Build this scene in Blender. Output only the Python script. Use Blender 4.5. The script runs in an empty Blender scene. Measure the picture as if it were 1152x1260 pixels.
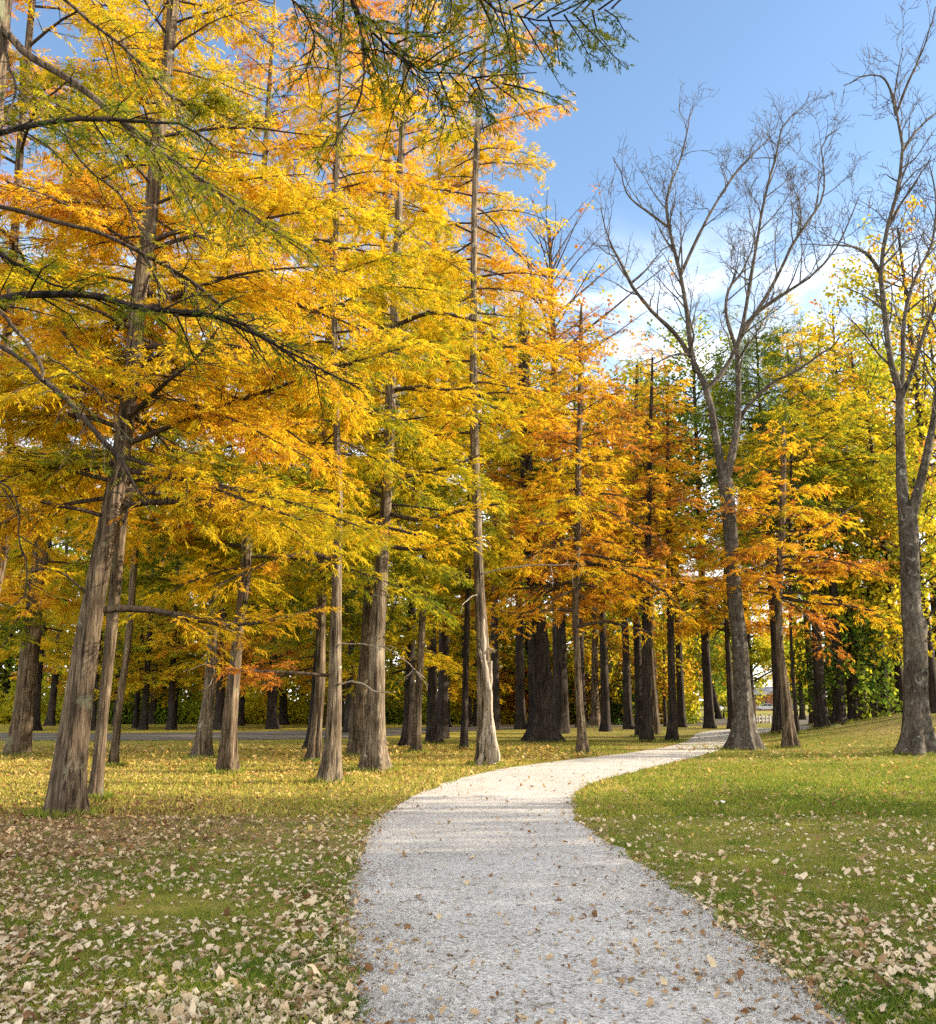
import bpy, math
import numpy as np

# ------------------------------------------------------------------ scene, camera
SC = bpy.context.scene
COL = SC.collection
W, H, F = 1152.0, 1260.0, 1154.0
HORIZON = 865.0
PITCH = math.atan((HORIZON - H / 2) / F)
CP, SP = math.cos(PITCH), math.sin(PITCH)
EYE = np.array([0.0, 0.0, 1.6])
UP = np.array([0.0, 0.0, 1.0])


def smooth(a, b, x):
    t = np.clip((x - a) / (b - a), 0, 1)
    return t * t * (3 - 2 * t)


def terrain(x, y):
    x = np.asarray(x, float); y = np.asarray(y, float)
    return 1.75 * smooth(9.0, 25.0, x) * np.exp(-((y - 42.0) / 9.0) ** 2)


def ray(x, y):
    u = (x - W / 2) / F; v = -(y - H / 2) / F
    return np.array([u, CP - v * SP, SP + v * CP])


def at_depth(x, y, Y):
    d = ray(x, y)
    return EYE + d * (Y / d[1])


def px_size(x, y, Y):
    return Y / ray(x, y)[1] / F


def ground(x, y):
    d = ray(x, y)
    t = 1.0; dt = 0.25
    lo = t
    while t < 2500:
        p = EYE + d * t
        if p[2] <= terrain(p[0], p[1]):
            break
        lo = t; t += dt * (1 + t * 0.01)
    hi = t
    for _ in range(40):
        m = (lo + hi) / 2; p = EYE + d * m
        if p[2] <= terrain(p[0], p[1]): hi = m
        else: lo = m
    p = EYE + d * hi
    p[2] = float(terrain(p[0], p[1]))
    return p


# ------------------------------------------------------------------ mesh collecting
class MB:
    def __init__(self):
        self.v = []; self.f = {3: [], 4: []}; self.n = 0

    def add(self, v, f, mat=0, t=0.5, smooth=False):
        v = np.asarray(v, float).reshape(-1, 3); f = np.asarray(f, int)
        if len(f) == 0: return
        m = len(f); k = f.shape[1]
        tt = np.broadcast_to(np.asarray(t, float), (m,)).copy()
        self.f[k].append((f + self.n, np.full(m, mat), tt, np.full(m, smooth)))
        self.v.append(v); self.n += len(v)

    def tubes(self, P, R, sides=5, mat=0, smooth=True, cap=False):
        P = np.asarray(P, float)
        if P.ndim == 2: P = P[None]
        n, k, _ = P.shape
        if n == 0: return
        R = np.broadcast_to(np.asarray(R, float), (n, k))
        T = np.empty_like(P)
        T[:, 1:-1] = P[:, 2:] - P[:, :-2]; T[:, 0] = P[:, 1] - P[:, 0]; T[:, -1] = P[:, -1] - P[:, -2]
        T /= np.linalg.norm(T, axis=2, keepdims=True) + 1e-12
        D = P[:, -1] - P[:, 0]
        ax = np.eye(3)[np.argmin(np.abs(D), axis=1)]
        A = ax[:, None, :] - (ax[:, None, :] * T).sum(2, keepdims=True) * T
        A /= np.linalg.norm(A, axis=2, keepdims=True) + 1e-12
        B = np.cross(T, A)
        th = np.arange(sides) * 2 * math.pi / sides
        V = P[:, :, None, :] + R[:, :, None, None] * (A[:, :, None, :] * np.cos(th)[None, None, :, None] + B[:, :, None, :] * np.sin(th)[None, None, :, None])
        base = (np.arange(n) * k * sides)[:, None, None]
        i = np.arange(k - 1)[None, :, None] * sides; j = np.arange(sides)[None, None, :]; j2 = (j + 1) % sides
        Fq = np.stack([base + i + j, base + i + j2, base + i + sides + j2, base + i + sides + j], -1).reshape(-1, 4)
        self.add(V.reshape(-1, 3), Fq, mat, 0.5, smooth)

    def build(self, name, mats, parent=None, origin=(0, 0, 0)):
        me = bpy.data.meshes.new(name)
        V = (np.concatenate(self.v) - np.asarray(origin, float)).astype(np.float32)
        me.vertices.add(len(V)); me.vertices.foreach_set('co', V.ravel())
        idx = []; st = []; tot = []; mi = []; tt = []; sm = []; pos = 0
        for k in (3, 4):
            for f, m, t, s in self.f[k]:
                idx.append(f.ravel()); st.append(pos + np.arange(len(f)) * k); pos += f.size
                mi.append(m); tt.append(t); sm.append(s)
        idx = np.concatenate(idx).astype(np.int32); st = np.concatenate(st).astype(np.int32)
        me.loops.add(len(idx)); me.loops.foreach_set('vertex_index', idx)
        me.polygons.add(len(st)); me.polygons.foreach_set('loop_start', st)
        me.polygons.foreach_set('material_index', np.concatenate(mi).astype(np.int32))
        me.polygons.foreach_set('use_smooth', np.concatenate(sm).astype(bool))
        at = me.attributes.new('tint', 'FLOAT', 'FACE'); at.data.foreach_set('value', np.concatenate(tt).astype(np.float32))
        for m in (mats if isinstance(mats, (list, tuple)) else [mats]): me.materials.append(m)
        me.update(calc_edges=True)
        o = bpy.data.objects.new(name, me); COL.objects.link(o)
        if parent is not None: o.parent = parent
        else: o.location = origin
        return o


def tag(o, label=None, cat=None, group=None, kind=None):
    if label: o['label'] = label
    if cat: o['category'] = cat
    if group: o['group'] = group
    if kind: o['kind'] = kind
    return o


def empty(name, loc, label, cat, group=None):
    o = bpy.data.objects.new(name, None); COL.objects.link(o); o.location = tuple(loc)
    o.empty_display_size = 0.2
    return tag(o, label, cat, group)


def copy_tree(root, loc, rz=0.0, sc=1.0, label=None, group=None):
    c = root.copy(); COL.objects.link(c); c.location = tuple(loc); c.rotation_euler = (0, 0, rz); c.scale = (sc, sc, sc)
    if label: c['label'] = label
    if group: c['group'] = group
    for ch in root.children:
        d = ch.copy(); COL.objects.link(d); d.parent = c
        for g in ch.children:
            e = g.copy(); COL.objects.link(e); e.parent = d
    return c


# ------------------------------------------------------------------ materials
class NT:
    def __init__(self, name):
        self.m = bpy.data.materials.new(name); self.m.use_nodes = True
        self.t = self.m.node_tree; self.t.nodes.clear()
        self.out = self.n('ShaderNodeOutputMaterial')

    def n(self, typ, ins=None, **kw):
        nd = self.t.nodes.new(typ)
        for k, v in kw.items(): setattr(nd, k, v)
        for k, v in (ins or {}).items():
            s = nd.inputs[k]
            if isinstance(v, bpy.types.NodeSocket): self.t.links.new(v, s)
            else: s.default_value = v
        return nd

    def link(self, a, b): self.t.links.new(a, b)

    def ramp(self, fac, stops, interp='LINEAR'):
        r = self.n('ShaderNodeValToRGB', {'Fac': fac}); r.color_ramp.interpolation = interp
        e = r.color_ramp.elements
        while len(e) < len(stops): e.new(0.5)
        for q, (p, c) in zip(e, stops):
            q.position = p; q.color = (*c, 1) if len(c) == 3 else c
        return r.outputs['Color']

    def noise(self, vec, scale, detail=3, rough=0.55, dist=0.0):
        return self.n('ShaderNodeTexNoise', {'Vector': vec, 'Scale': scale, 'Detail': detail, 'Roughness': rough, 'Distortion': dist})

    def math(self, op, a, b=0.0, c=0.0, clamp=False):
        return self.n('ShaderNodeMath', {0: a, 1: b, 2: c}, operation=op, use_clamp=clamp).outputs[0]

    def mix(self, fac, a, b, typ='MIX'):
        nd = self.n('ShaderNodeMix', {0: fac}, data_type='RGBA', blend_type=typ)
        for s, v in ((nd.inputs[6], a), (nd.inputs[7], b)):
            if isinstance(v, bpy.types.NodeSocket): self.link(v, s)
            else: s.default_value = (*v, 1) if len(v) == 3 else v
        return nd.outputs[2]

    def finish(self, col, rough=0.9, normal=None, spec=0.2, **extra):
        ins = {'Base Color': col if isinstance(col, bpy.types.NodeSocket) else (*col, 1), 'Roughness': rough, 'Specular IOR Level': spec}
        if normal is not None: ins['Normal'] = normal
        ins.update(extra)
        b = self.n('ShaderNodeBsdfPrincipled', ins)
        self.link(b.outputs[0], self.out.inputs['Surface'])
        return self.m


LEAF_RAMP = [(0.0, (0.055, 0.10, 0.018)), (0.18, (0.125, 0.18, 0.022)), (0.34, (0.33, 0.32, 0.020)), (0.46, (0.68, 0.53, 0.024)),
             (0.63, (0.78, 0.49, 0.022)), (0.76, (0.66, 0.305, 0.034)), (0.88, (0.47, 0.185, 0.036)), (1.0, (0.24, 0.09, 0.032))]
GREEN_RAMP = [(0.0, (0.035, 0.075, 0.018)), (0.25, (0.095, 0.16, 0.022)), (0.5, (0.27, 0.31, 0.026)), (0.75, (0.58, 0.46, 0.024)), (1.0, (0.45, 0.17, 0.03))]


def leaf_mat(name, stops, transl=0.52, nscale=0.55, namp=0.44, oamp=0.16):
    N = NT(name)
    a = N.n('ShaderNodeAttribute', attribute_name='tint').outputs['Fac']
    geo = N.n('ShaderNodeNewGeometry').outputs['Position']
    nz = N.noise(geo, nscale, 2).outputs['Fac']
    rnd = N.n('ShaderNodeObjectInfo').outputs['Random']
    t = N.math('MULTIPLY_ADD', N.math('SUBTRACT', nz, 0.5), namp, a)
    t = N.math('MULTIPLY_ADD', N.math('SUBTRACT', rnd, 0.5), oamp, t)
    c = N.ramp(t, stops)
    d = N.n('ShaderNodeBsdfDiffuse', {'Color': c}).outputs[0]
    tr = N.n('ShaderNodeBsdfTranslucent', {'Color': c}).outputs[0]
    mx = N.n('ShaderNodeMixShader', {0: transl, 1: d, 2: tr})
    N.link(mx.outputs[0], N.out.inputs['Surface'])
    return N.m


def bark_mat(name, stops, vs=(11, 11, 0.85), lichen=None, bump=1.0, moss=0.0):
    N = NT(name)
    oc = N.n('ShaderNodeTexCoord').outputs['Object']
    rnd = N.n('ShaderNodeObjectInfo').outputs['Random']
    off = N.n('ShaderNodeVectorMath', {0: oc}, operation='ADD')
    cmb = N.n('ShaderNodeCombineXYZ', {0: N.math('MULTIPLY', rnd, 37.0), 2: N.math('MULTIPLY', rnd, 91.0)})
    N.link(cmb.outputs[0], off.inputs[1]); oc = off.outputs[0]
    mp = N.n('ShaderNodeMapping', {'Vector': oc, 'Scale': vs}).outputs[0]
    n1 = N.noise(mp, 1.6, 6, 0.62, 0.4).outputs['Fac']
    n2 = N.noise(mp, 6.0, 4, 0.6).outputs['Fac']
    n3 = N.noise(oc, 1.1, 3, 0.6).outputs['Fac']
    s = N.math('MULTIPLY_ADD', n2, 0.4, N.math('MULTIPLY', n1, 0.6))
    s2 = N.math('MULTIPLY_ADD', N.math('SUBTRACT', n3, 0.5), 0.35, s)
    c = N.ramp(s2, stops)
    if vs[2] < 1:
        st = N.n('ShaderNodeMapping', {'Vector': oc, 'Scale': (26, 26, 1.1)}).outputs[0]
        sf = N.ramp(N.noise(st, 1.0, 3, 0.5, 0.3).outputs['Fac'], [(0.36, (0.25, 0.25, 0.25)), (0.47, (1, 1, 1))])
        c = N.mix(1.0, c, sf, 'MULTIPLY')
    if lichen:
        ln = N.noise(oc, lichen[1], 5, 0.65, 0.5).outputs['Fac']
        m = N.ramp(ln, [(lichen[2], (0, 0, 0)), (lichen[2] + 0.07, (1, 1, 1))])
        c = N.mix(m, c, lichen[0])
    bm = N.n('ShaderNodeBump', {'Height': s, 'Strength': bump, 'Distance': 0.035})
    return N.finish(c, 0.92, bm.outputs[0], 0.15)


CYP_FOL = leaf_mat('cypress_foliage', LEAF_RAMP)
DEC_FOL = leaf_mat('broad_leaf_foliage', GREEN_RAMP, 0.55, 0.35, 0.35, 0.2)
BARK_C = bark_mat('cypress_bark', [(0.34, (0.020, 0.014, 0.009)), (0.44, (0.060, 0.043, 0.028)), (0.53, (0.115, 0.085, 0.057)), (0.62, (0.19, 0.148, 0.10)), (0.7, (0.29, 0.235, 0.17))],
                  lichen=((0.15, 0.15, 0.095), 1.7, 0.60))
BARK_P = bark_mat('pale_bark', [(0.34, (0.026, 0.019, 0.013)), (0.44, (0.080, 0.060, 0.040)), (0.53, (0.155, 0.122, 0.086)), (0.62, (0.25, 0.205, 0.15)), (0.7, (0.36, 0.31, 0.24))],
                  lichen=((0.30, 0.31, 0.25), 2.6, 0.60))
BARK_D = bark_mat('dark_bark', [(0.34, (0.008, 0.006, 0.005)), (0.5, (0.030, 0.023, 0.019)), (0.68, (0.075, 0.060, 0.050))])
BARK_G = bark_mat('grey_mottled_bark', [(0.34, (0.015, 0.012, 0.010)), (0.45, (0.045, 0.038, 0.031)), (0.55, (0.085, 0.073, 0.060)), (0.66, (0.15, 0.132, 0.11))], (8, 8, 3.2),
                  lichen=((0.20, 0.21, 0.185), 4.5, 0.60), bump=1.0)
TWIG = bark_mat('twig_bark', [(0.3, (0.022, 0.015, 0.011)), (0.55, (0.065, 0.047, 0.034)), (0.75, (0.13, 0.10, 0.072))], bump=0.2)
DEAD = bark_mat('dead_wood', [(0.25, (0.16, 0.13, 0.10)), (0.6, (0.34, 0.29, 0.23)), (0.8, (0.46, 0.41, 0.34))], bump=0.2)


# ------------------------------------------------------------------ growing things
def nrm(a): return a / (np.linalg.norm(a, axis=-1, keepdims=True) + 1e-12)


def resample(P, k):
    """Catmull-Rom resampling of a polyline (columns may include radius) to k points by arc length."""
    P = np.asarray(P, float)
    Q = np.vstack([2 * P[0] - P[1], P, 2 * P[-1] - P[-2]])
    out = []
    for i in range(1, len(Q) - 2):
        a, b, c, d = Q[i - 1], Q[i], Q[i + 1], Q[i + 2]
        t = np.linspace(0, 1, 12, endpoint=False)[:, None]
        out.append(0.5 * ((2 * b) + (-a + c) * t + (2 * a - 5 * b + 4 * c - d) * t ** 2 + (-a + 3 * b - 3 * c + d) * t ** 3))
    out.append(P[-1:]); out = np.vstack(out)
    s = np.concatenate([[0], np.cumsum(np.linalg.norm(np.diff(out[:, :3], axis=0), axis=1))])
    q = np.linspace(0, s[-1], k) if np.isscalar(k) else np.asarray(k) * s[-1]
    return np.stack([np.interp(q, s, out[:, c]) for c in range(out.shape[1])], 1)


def trunk_mesh(mb, axis, rng, sides=22, flare=0.75, flare_h=0.55, flutes=5, rough=0.07, bumps=(), mat=0, ground_sink=0.12):
    """axis: (n,4) points with radius, base first."""
    Ltot = np.linalg.norm(np.diff(axis[:, :3], axis=0), axis=1).sum()
    nb = 16
    q = np.concatenate([np.linspace(0, 1.8, nb, endpoint=False), np.arange(1.8, Ltot, 0.35)]) / Ltot
    q = np.append(q[q < 1], 1.0)
    A = resample(axis, q)
    th = np.arange(sides) * 2 * math.pi / sides
    ph = rng.uniform(0, 6.28, 8)
    hgt = q * Ltot
    V = []
    for i, (p, h) in enumerate(zip(A, hgt)):
        r = p[3]
        fl = np.exp(-h / flare_h)
        lob = (0.5 + 0.5 * np.cos(flutes * th + ph[0] + 0.7 * np.sin(2 * th + ph[1]))) ** 1.3 * (0.75 + 0.35 * np.sin(th + ph[6]))
        m = 1 + flare * fl * (0.22 + 0.95 * lob) + 0.9 * flare * np.exp(-h / (flare_h * 0.25)) * lob ** 2 * 0.5 + 0.22 * np.exp(-h / (flare_h * 4)) * (lob - 0.4)
        m = m + rough * (np.sin(7 * th + ph[2] + 0.5 * h) * 0.5 + np.sin(11 * th + ph[3] - 0.3 * h) * 0.35 + 0.6 * np.sin(3 * th + ph[4] + 1.3 * h) * np.sin(0.9 * h + ph[5]))
        for (bz, ba, amp, sz, sa) in bumps:
            dth = np.angle(np.exp(1j * (th - ba)))
            m = m + amp * np.exp(-((h - bz) / sz) ** 2 - (dth / sa) ** 2)
        z = p[2] - (ground_sink if i == 0 else 0)
        V.append(np.stack([p[0] + r * m * np.cos(th), p[1] + r * m * np.sin(th), np.full(sides, z)], 1))
    V = np.array(V); k = len(V)
    i = np.arange(k - 1)[:, None] * sides; j = np.arange(sides)[None]; j2 = (j + 1) % sides
    mb.add(V.reshape(-1, 3), np.stack([i + j, i + j2, i + sides + j2, i + sides + j], -1).reshape(-1, 4), mat, 0.5, True)
    return A


def lerp_on(B, bi, s):
    k = B.shape[1]
    x = np.clip(s, 0, 0.9999) * (k - 1); i = x.astype(int); f = (x - i)[:, None]
    a = B[bi, i]; b = B[bi, i + 1]
    return a * (1 - f) + b * f, nrm(b - a)


def spread(tan, side, ang, planar, rng):
    """a direction leaving tan by ang; planar 1 = in the near-horizontal plane, 0 = any way round."""
    n = len(tan)
    h = np.cross(tan, UP); h = nrm(h + rng.normal(0, 1e-3, h.shape))
    v = np.cross(h, tan)
    if planar >= 1: roll = rng.normal(0, 0.34, n)
    else: roll = rng.normal(0, 1, n) * (1 - planar) * 2.2
    perp = h * (side * np.cos(roll))[:, None] + v * np.sin(roll)[:, None]
    return nrm(tan * np.cos(ang)[:, None] + perp * np.sin(ang)[:, None])


def grow(mb, B, L, P, rng, tb, bark=0, fol=1):
    """B (n,k,3) branch polylines; L lengths; P parameters; tb tint per branch."""
    n, k, _ = B.shape
    # twigs
    nt = np.maximum(2, (L / P['tw_sp']).astype(int))
    bi = np.repeat(np.arange(n), nt)
    loc = np.concatenate([(np.arange(c) + rng.random(c)) / c for c in nt])
    s = P['s0'] + (1 - P['s0']) * loc
    side = np.where(np.arange(len(bi)) % 2 == 0, 1.0, -1.0)
    p, tan = lerp_on(B, bi, s)
    ang = np.radians(rng.uniform(38, 72, len(bi)))
    d = spread(tan, side, ang, P['planar'], rng)
    tl = np.clip(P['tw_k'] * L[bi] * (1.05 - 0.75 * s) * rng.uniform(0.55, 1.25, len(bi)), P['tw_min'], P['tw_max'])
    dr = P['droop'] * rng.uniform(0.3, 1.3, len(bi))
    mid = p + d * (tl * 0.5)[:, None] - UP * (tl * dr * 0.18)[:, None] + rng.normal(0, 0.03, p.shape) * tl[:, None]
    end = p + d * tl[:, None] - UP * (tl * dr * 0.6)[:, None]
    Tw = np.stack([p, mid, end], 1)
    r0 = 0.004 + 0.008 * tl
    mb.tubes(Tw, np.stack([r0, r0 * 0.7, r0 * 0.35], 1), 3, bark)
    # twiglets; the branch tip itself carries some too
    nl = np.maximum(1, (tl / P['tl_sp']).astype(int))
    ti = np.repeat(np.arange(len(tl)), nl)
    loc = np.concatenate([(np.arange(c) + rng.random(c)) / c for c in nl])
    s = 0.12 + 0.88 * loc
    q, tan = lerp_on(Tw, ti, s)
    side = np.where(np.arange(len(ti)) % 2 == 0, 1.0, -1.0)
    d = spread(tan, side, np.radians(rng.uniform(15, 62, len(ti))), P['planar'], rng)
    ll = P['tl_len'] * rng.uniform(0.55, 1.3, len(ti)) * (1.1 - 0.4 * s)
    bd = np.where(rng.random(n) < P.get('bare', 0.15), rng.uniform(0.08, 0.45, n), rng.uniform(0.75, 1.0, n))
    keep = rng.random(len(ti)) < P.get('dens', 1.0) * bd[bi][ti]
    # uneven cover: some twigs nearly bare, some thick
    keep &= rng.random(len(ti)) < np.clip(rng.normal(0.88, 0.34, len(tl))[ti], 0.05, 1)
    q, d, ll, ti2 = q[keep], d[keep], ll[keep], ti[keep]
    dz = P['droop'] * rng.uniform(0.1, 1.0, len(q))
    e = q + d * ll[:, None] - UP * (ll * dz * 0.5)[:, None]
    Tl = np.stack([q, (q + e) / 2 + UP * (0.03 * ll)[:, None], e], 1)
    if P.get('tl_tubes'): mb.tubes(Tl, np.array([0.0035, 0.003, 0.002]) * P.get('tl_r', 1.0), 3, bark)
    tt_l = tb[bi][ti2] + rng.normal(0, P['tvar'], len(q))
    # leaves / feathers
    J = np.maximum(2, (ll / P['f_sp']).astype(int))
    li = np.repeat(np.arange(len(q)), J)
    loc = np.concatenate([(np.arange(c) + rng.random(c)) / c for c in J]) if len(J) else np.zeros(0)
    c, tan = lerp_on(Tl, li, 0.05 + 0.95 * loc)
    side = np.where(np.arange(len(li)) % 2 == 0, 1.0, -1.0)
    m = len(li)
    if P['planar'] >= 1:
        d = spread(tan, side, np.radians(rng.uniform(12, 58, m)), 1, rng)
        d = nrm(d + rng.normal(0, 0.22, d.shape) - UP * (P['droop'] * rng.uniform(0, 0.75, m))[:, None])
        nor = nrm(UP + rng.normal(0, 0.55, (m, 3)))
    else:
        d = nrm(rng.normal(0, 1, (m, 3)) + tan * 0.6 - UP * 0.35)
        nor = nrm(UP * 0.5 + rng.normal(0, 0.8, (m, 3)))
        c = c + rng.normal(0, P.get('jit', 0.05), c.shape)
    w = nrm(np.cross(d, nor)) * (P['fw'] * 0.5 * rng.uniform(0.7, 1.3, m))[:, None]
    fl = (P['fl'] * rng.uniform(0.6, 1.3, m))[:, None]
    bend = -UP * fl * 0.12
    V = np.stack([c, c + d * fl * 0.45 + w, c + d * fl + bend, c + d * fl * 0.45 - w], 1).reshape(-1, 3)
    ix = np.arange(m)[:, None] * 4
    Fq = ix + np.array([[0, 1, 2, 3]])
    mb.add(V, Fq, fol, np.clip(tt_l[li] + rng.normal(0, 0.035, m), 0, 1))


def auto_branches(axis_pts, zb, zt, n, Lmax, rng, rise=(0.1, 0.45), droop=0.28, prof=0.75, k=7, avoid=None, lmin=None, wig=0.07):
    """branches leaving a trunk axis (points with z increasing) between heights zb and zt."""
    z = zb + (zt - zb) * (np.arange(n) + rng.random(n)) / n
    h = (z - zb) / max(zt - zb, 1e-6)
    az = np.arange(n) * 2.39996 + rng.uniform(0, 6.28) + rng.normal(0, 0.35, n)
    if avoid is not None:
        ac, half = avoid
        dd = np.angle(np.exp(1j * (az - ac)))
        bad = np.abs(dd) < half
        az[bad] = ac + np.sign(dd[bad] + 1e-6) * (half + rng.random(bad.sum()) * (math.pi - half))
    lmin = lmin or max(0.6, 0.24 * Lmax)
    L = np.maximum(lmin, Lmax * (1 - h * 0.96) ** prof * rng.uniform(0.6, 1.15, n))
    x = np.interp(z, axis_pts[:, 2], axis_pts[:, 0]); y = np.interp(z, axis_pts[:, 2], axis_pts[:, 1])
    s = np.linspace(0, 1, k)
    azs = az[:, None] + np.cumsum(rng.normal(0, 0.11, (n, k)), 1)
    step = (L / (k - 1))[:, None]
    dx = np.cumsum(np.cos(azs) * step, 1) - np.cos(azs[:, :1]) * step
    dy = np.cumsum(np.sin(azs) * step, 1) - np.sin(azs[:, :1]) * step
    rs = (rise[0] + (rise[1] - rise[0]) * h + rng.normal(0, 0.17, n))[:, None]
    dz = L[:, None] * (rs * s - droop * s ** 2 * (0.35 + 1.3 * rng.random((n, 1)))) + np.cumsum(rng.normal(0, wig * 0.3, (n, k)), 1) * step
    B = np.stack([x[:, None] + dx, y[:, None] + dy, z[:, None] + dz], -1)
    return B, L


def branch_tubes(mb, B, L, rr=0.0085, mat=0, sides=6, rmin=0.008):
    k = B.shape[1]
    s = np.linspace(0, 1, k)
    R = (rr * L + rmin)[:, None] * (1 - 0.85 * s[None]) ** 0.9
    mb.tubes(B, R, sides, mat)


# foliage grades by distance
def cyp(depth, dens=1.0, **kw):
    sc = max(1.0, depth / 14.0)
    P = dict(tw_sp=0.105 * sc ** 0.3, s0=0.14, planar=1, tw_k=0.32, tw_min=0.28, tw_max=1.5, droop=0.30, tl_sp=0.048 * sc ** 0.4, tl_len=0.30 * sc ** 0.3,
             f_sp=0.0150 * sc ** 0.4, fl=0.088 * sc ** 0.5, fw=0.0185 * sc ** 0.6, tvar=0.07, tl_tubes=depth < 18, tl_r=0.7, dens=dens)
    P.update(kw); return P


def dec(depth, dens=1.0, **kw):
    sc = max(1.0, depth / 30.0)
    P = dict(tw_sp=0.26, s0=0.2, planar=0.3, tw_k=0.34, tw_min=0.5, tw_max=2.4, droop=0.12, tl_sp=0.19, tl_len=0.6,
             f_sp=0.055 * sc ** 0.3, fl=0.17 * sc ** 0.5, fw=0.13 * sc ** 0.5, tvar=0.08, dens=dens, jit=0.16)
    P.update(kw); return P


def px_axis(pts, Y=None):
    """pixel trunk points (x, y, width), base first -> (n,4) axis at the base's own depth."""
    b = ground(pts[0][0], pts[0][1])
    Y = b[1] if Y is None else Y
    A = []
    for i, (x, y, w) in enumerate(pts):
        p = at_depth(x, y, Y)
        if i == 0: p = np.array([b[0], Y, float(terrain(b[0], Y))])
        A.append([*p, 0.5 * w * px_size(x, y, Y)])
    return np.array(A)


def px_limb(pts, Y0, Y1, k=10):
    """pixel limb points (x, y, width) running from depth Y0 to Y1 -> (k,4)."""
    n = len(pts)
    out = []
    for i, (x, y, w) in enumerate(pts):
        Y = Y0 + (Y1 - Y0) * (i / (n - 1)) ** 1.1
        out.append([*at_depth(x, y, Y), 0.5 * w * px_size(x, y, Y)])
    return resample(np.array(out), k)


def limb_set(mb, limbs, P, rng, tint, bark=0, fol=1, leafy=True, kk=10, ldens=0.42):
    """traced limbs: tubes plus foliage."""
    if not limbs: return
    for Lb in limbs:
        mb.tubes(Lb[None, :, :3], Lb[None, :, 3], 7, bark)
    if leafy:
        B = np.array([resample(Lb[:, :3], kk) for Lb in limbs])
        L = np.linalg.norm(np.diff(B, axis=1), axis=2).sum(1)
        P = dict(P); P['dens'] = P.get('dens', 1.0) * ldens; P['s0'] = 0.3; P['bare'] = 0.0
        grow(mb, B, L, P, rng, np.full(len(L), tint) + rng.normal(0, 0.06, len(L)), bark, fol)


TREES = {}
FEET = []
NBR = 1.35


def cypress(pts, label, tint, zb, zt, n, Lmax, seed, bark=BARK_C, dens=1.0, limbs=(), flare=0.75, avoid=None, bumps=(), group=None, prof=0.75,
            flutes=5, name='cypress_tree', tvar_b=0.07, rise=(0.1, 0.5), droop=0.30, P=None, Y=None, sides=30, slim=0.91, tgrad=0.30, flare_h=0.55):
    rng = np.random.default_rng(seed); n = int(n * NBR)
    ax = px_axis(pts, Y); ax[:, 3] *= slim
    if ax[-1, 2] > zt + 0.4:
        q = np.array([np.interp(zt + 0.4, ax[:, 2], ax[:, c]) for c in range(4)]); ax = np.vstack([ax[ax[:, 2] < zt + 0.2], q]); ax[-1, 3] = min(ax[-1, 3], 0.03)
        ax[-2, 3] = min(ax[-2, 3], max(0.05, ax[-3, 3] * 0.75)) if len(ax) > 3 else ax[-2, 3]
    base = ax[0, :3].copy()
    root = empty(name, base, label, 'tree', group)
    FEET.append((base[0], base[1], ax[0, 3]))
    tm = MB(); A = trunk_mesh(tm, ax, rng, sides, flare, bumps=bumps, flutes=flutes, flare_h=flare_h)
    tm.build('trunk', [bark], root, base)
    cm = MB()
    depth = float(np.hypot(base[0], base[1]))
    Pp = P or cyp(depth, dens)
    if n:
        B, L = auto_branches(A, zb, zt, n, Lmax, rng, rise, droop, prof, avoid=avoid)
        branch_tubes(cm, B, L)
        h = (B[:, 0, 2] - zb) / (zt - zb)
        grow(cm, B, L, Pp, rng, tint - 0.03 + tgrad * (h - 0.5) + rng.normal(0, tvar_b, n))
    for l in limbs:
        limb_set(cm, [px_limb(l[0], base[1], base[1] + l[1])], Pp, rng, l[3] if len(l) > 3 else tint, ldens=l[2] if len(l) > 2 else 0.42)
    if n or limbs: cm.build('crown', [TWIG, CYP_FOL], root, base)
    return root, base


def broadleaf(base, height, zb, n, Lmax, seed, label, tint, r=0.22, bark=BARK_D, mat=DEC_FOL, P=None, group=None, name='broadleaf_tree', rise=(0.35, 0.9),
              droop=0.15, prof=0.5, lean=(0, 0), dens=1.0, tvar_b=0.09, cat='tree', curve=None, flare=0.6):
    rng = np.random.default_rng(seed)
    base = np.asarray(base, float)
    root = empty(name, base, label, cat, group)
    zs = np.linspace(0, 1, 6)
    ax = np.stack([base[0] + lean[0] * zs + np.sin(zs * 5 + seed) * 0.12 * zs, base[1] + lean[1] * zs, base[2] + zs * height * 0.93,
                   r * (1 - 0.85 * zs) + 0.012], 1)
    tm = MB(); A = trunk_mesh(tm, ax, rng, 14, flare); tm.build('trunk', [bark], root, base)
    cm = MB()
    B, L = auto_branches(A, base[2] + zb, base[2] + height * 0.92, n, Lmax, rng, rise, droop, prof, lmin=0.8)
    branch_tubes(cm, B, L, 0.013)
    grow(cm, B, L, P or dec(float(np.hypot(base[0], base[1])), dens), rng, tint + rng.normal(0, tvar_b, n))
    cm.build('crown', [TWIG, mat], root, base)
    return root


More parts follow.
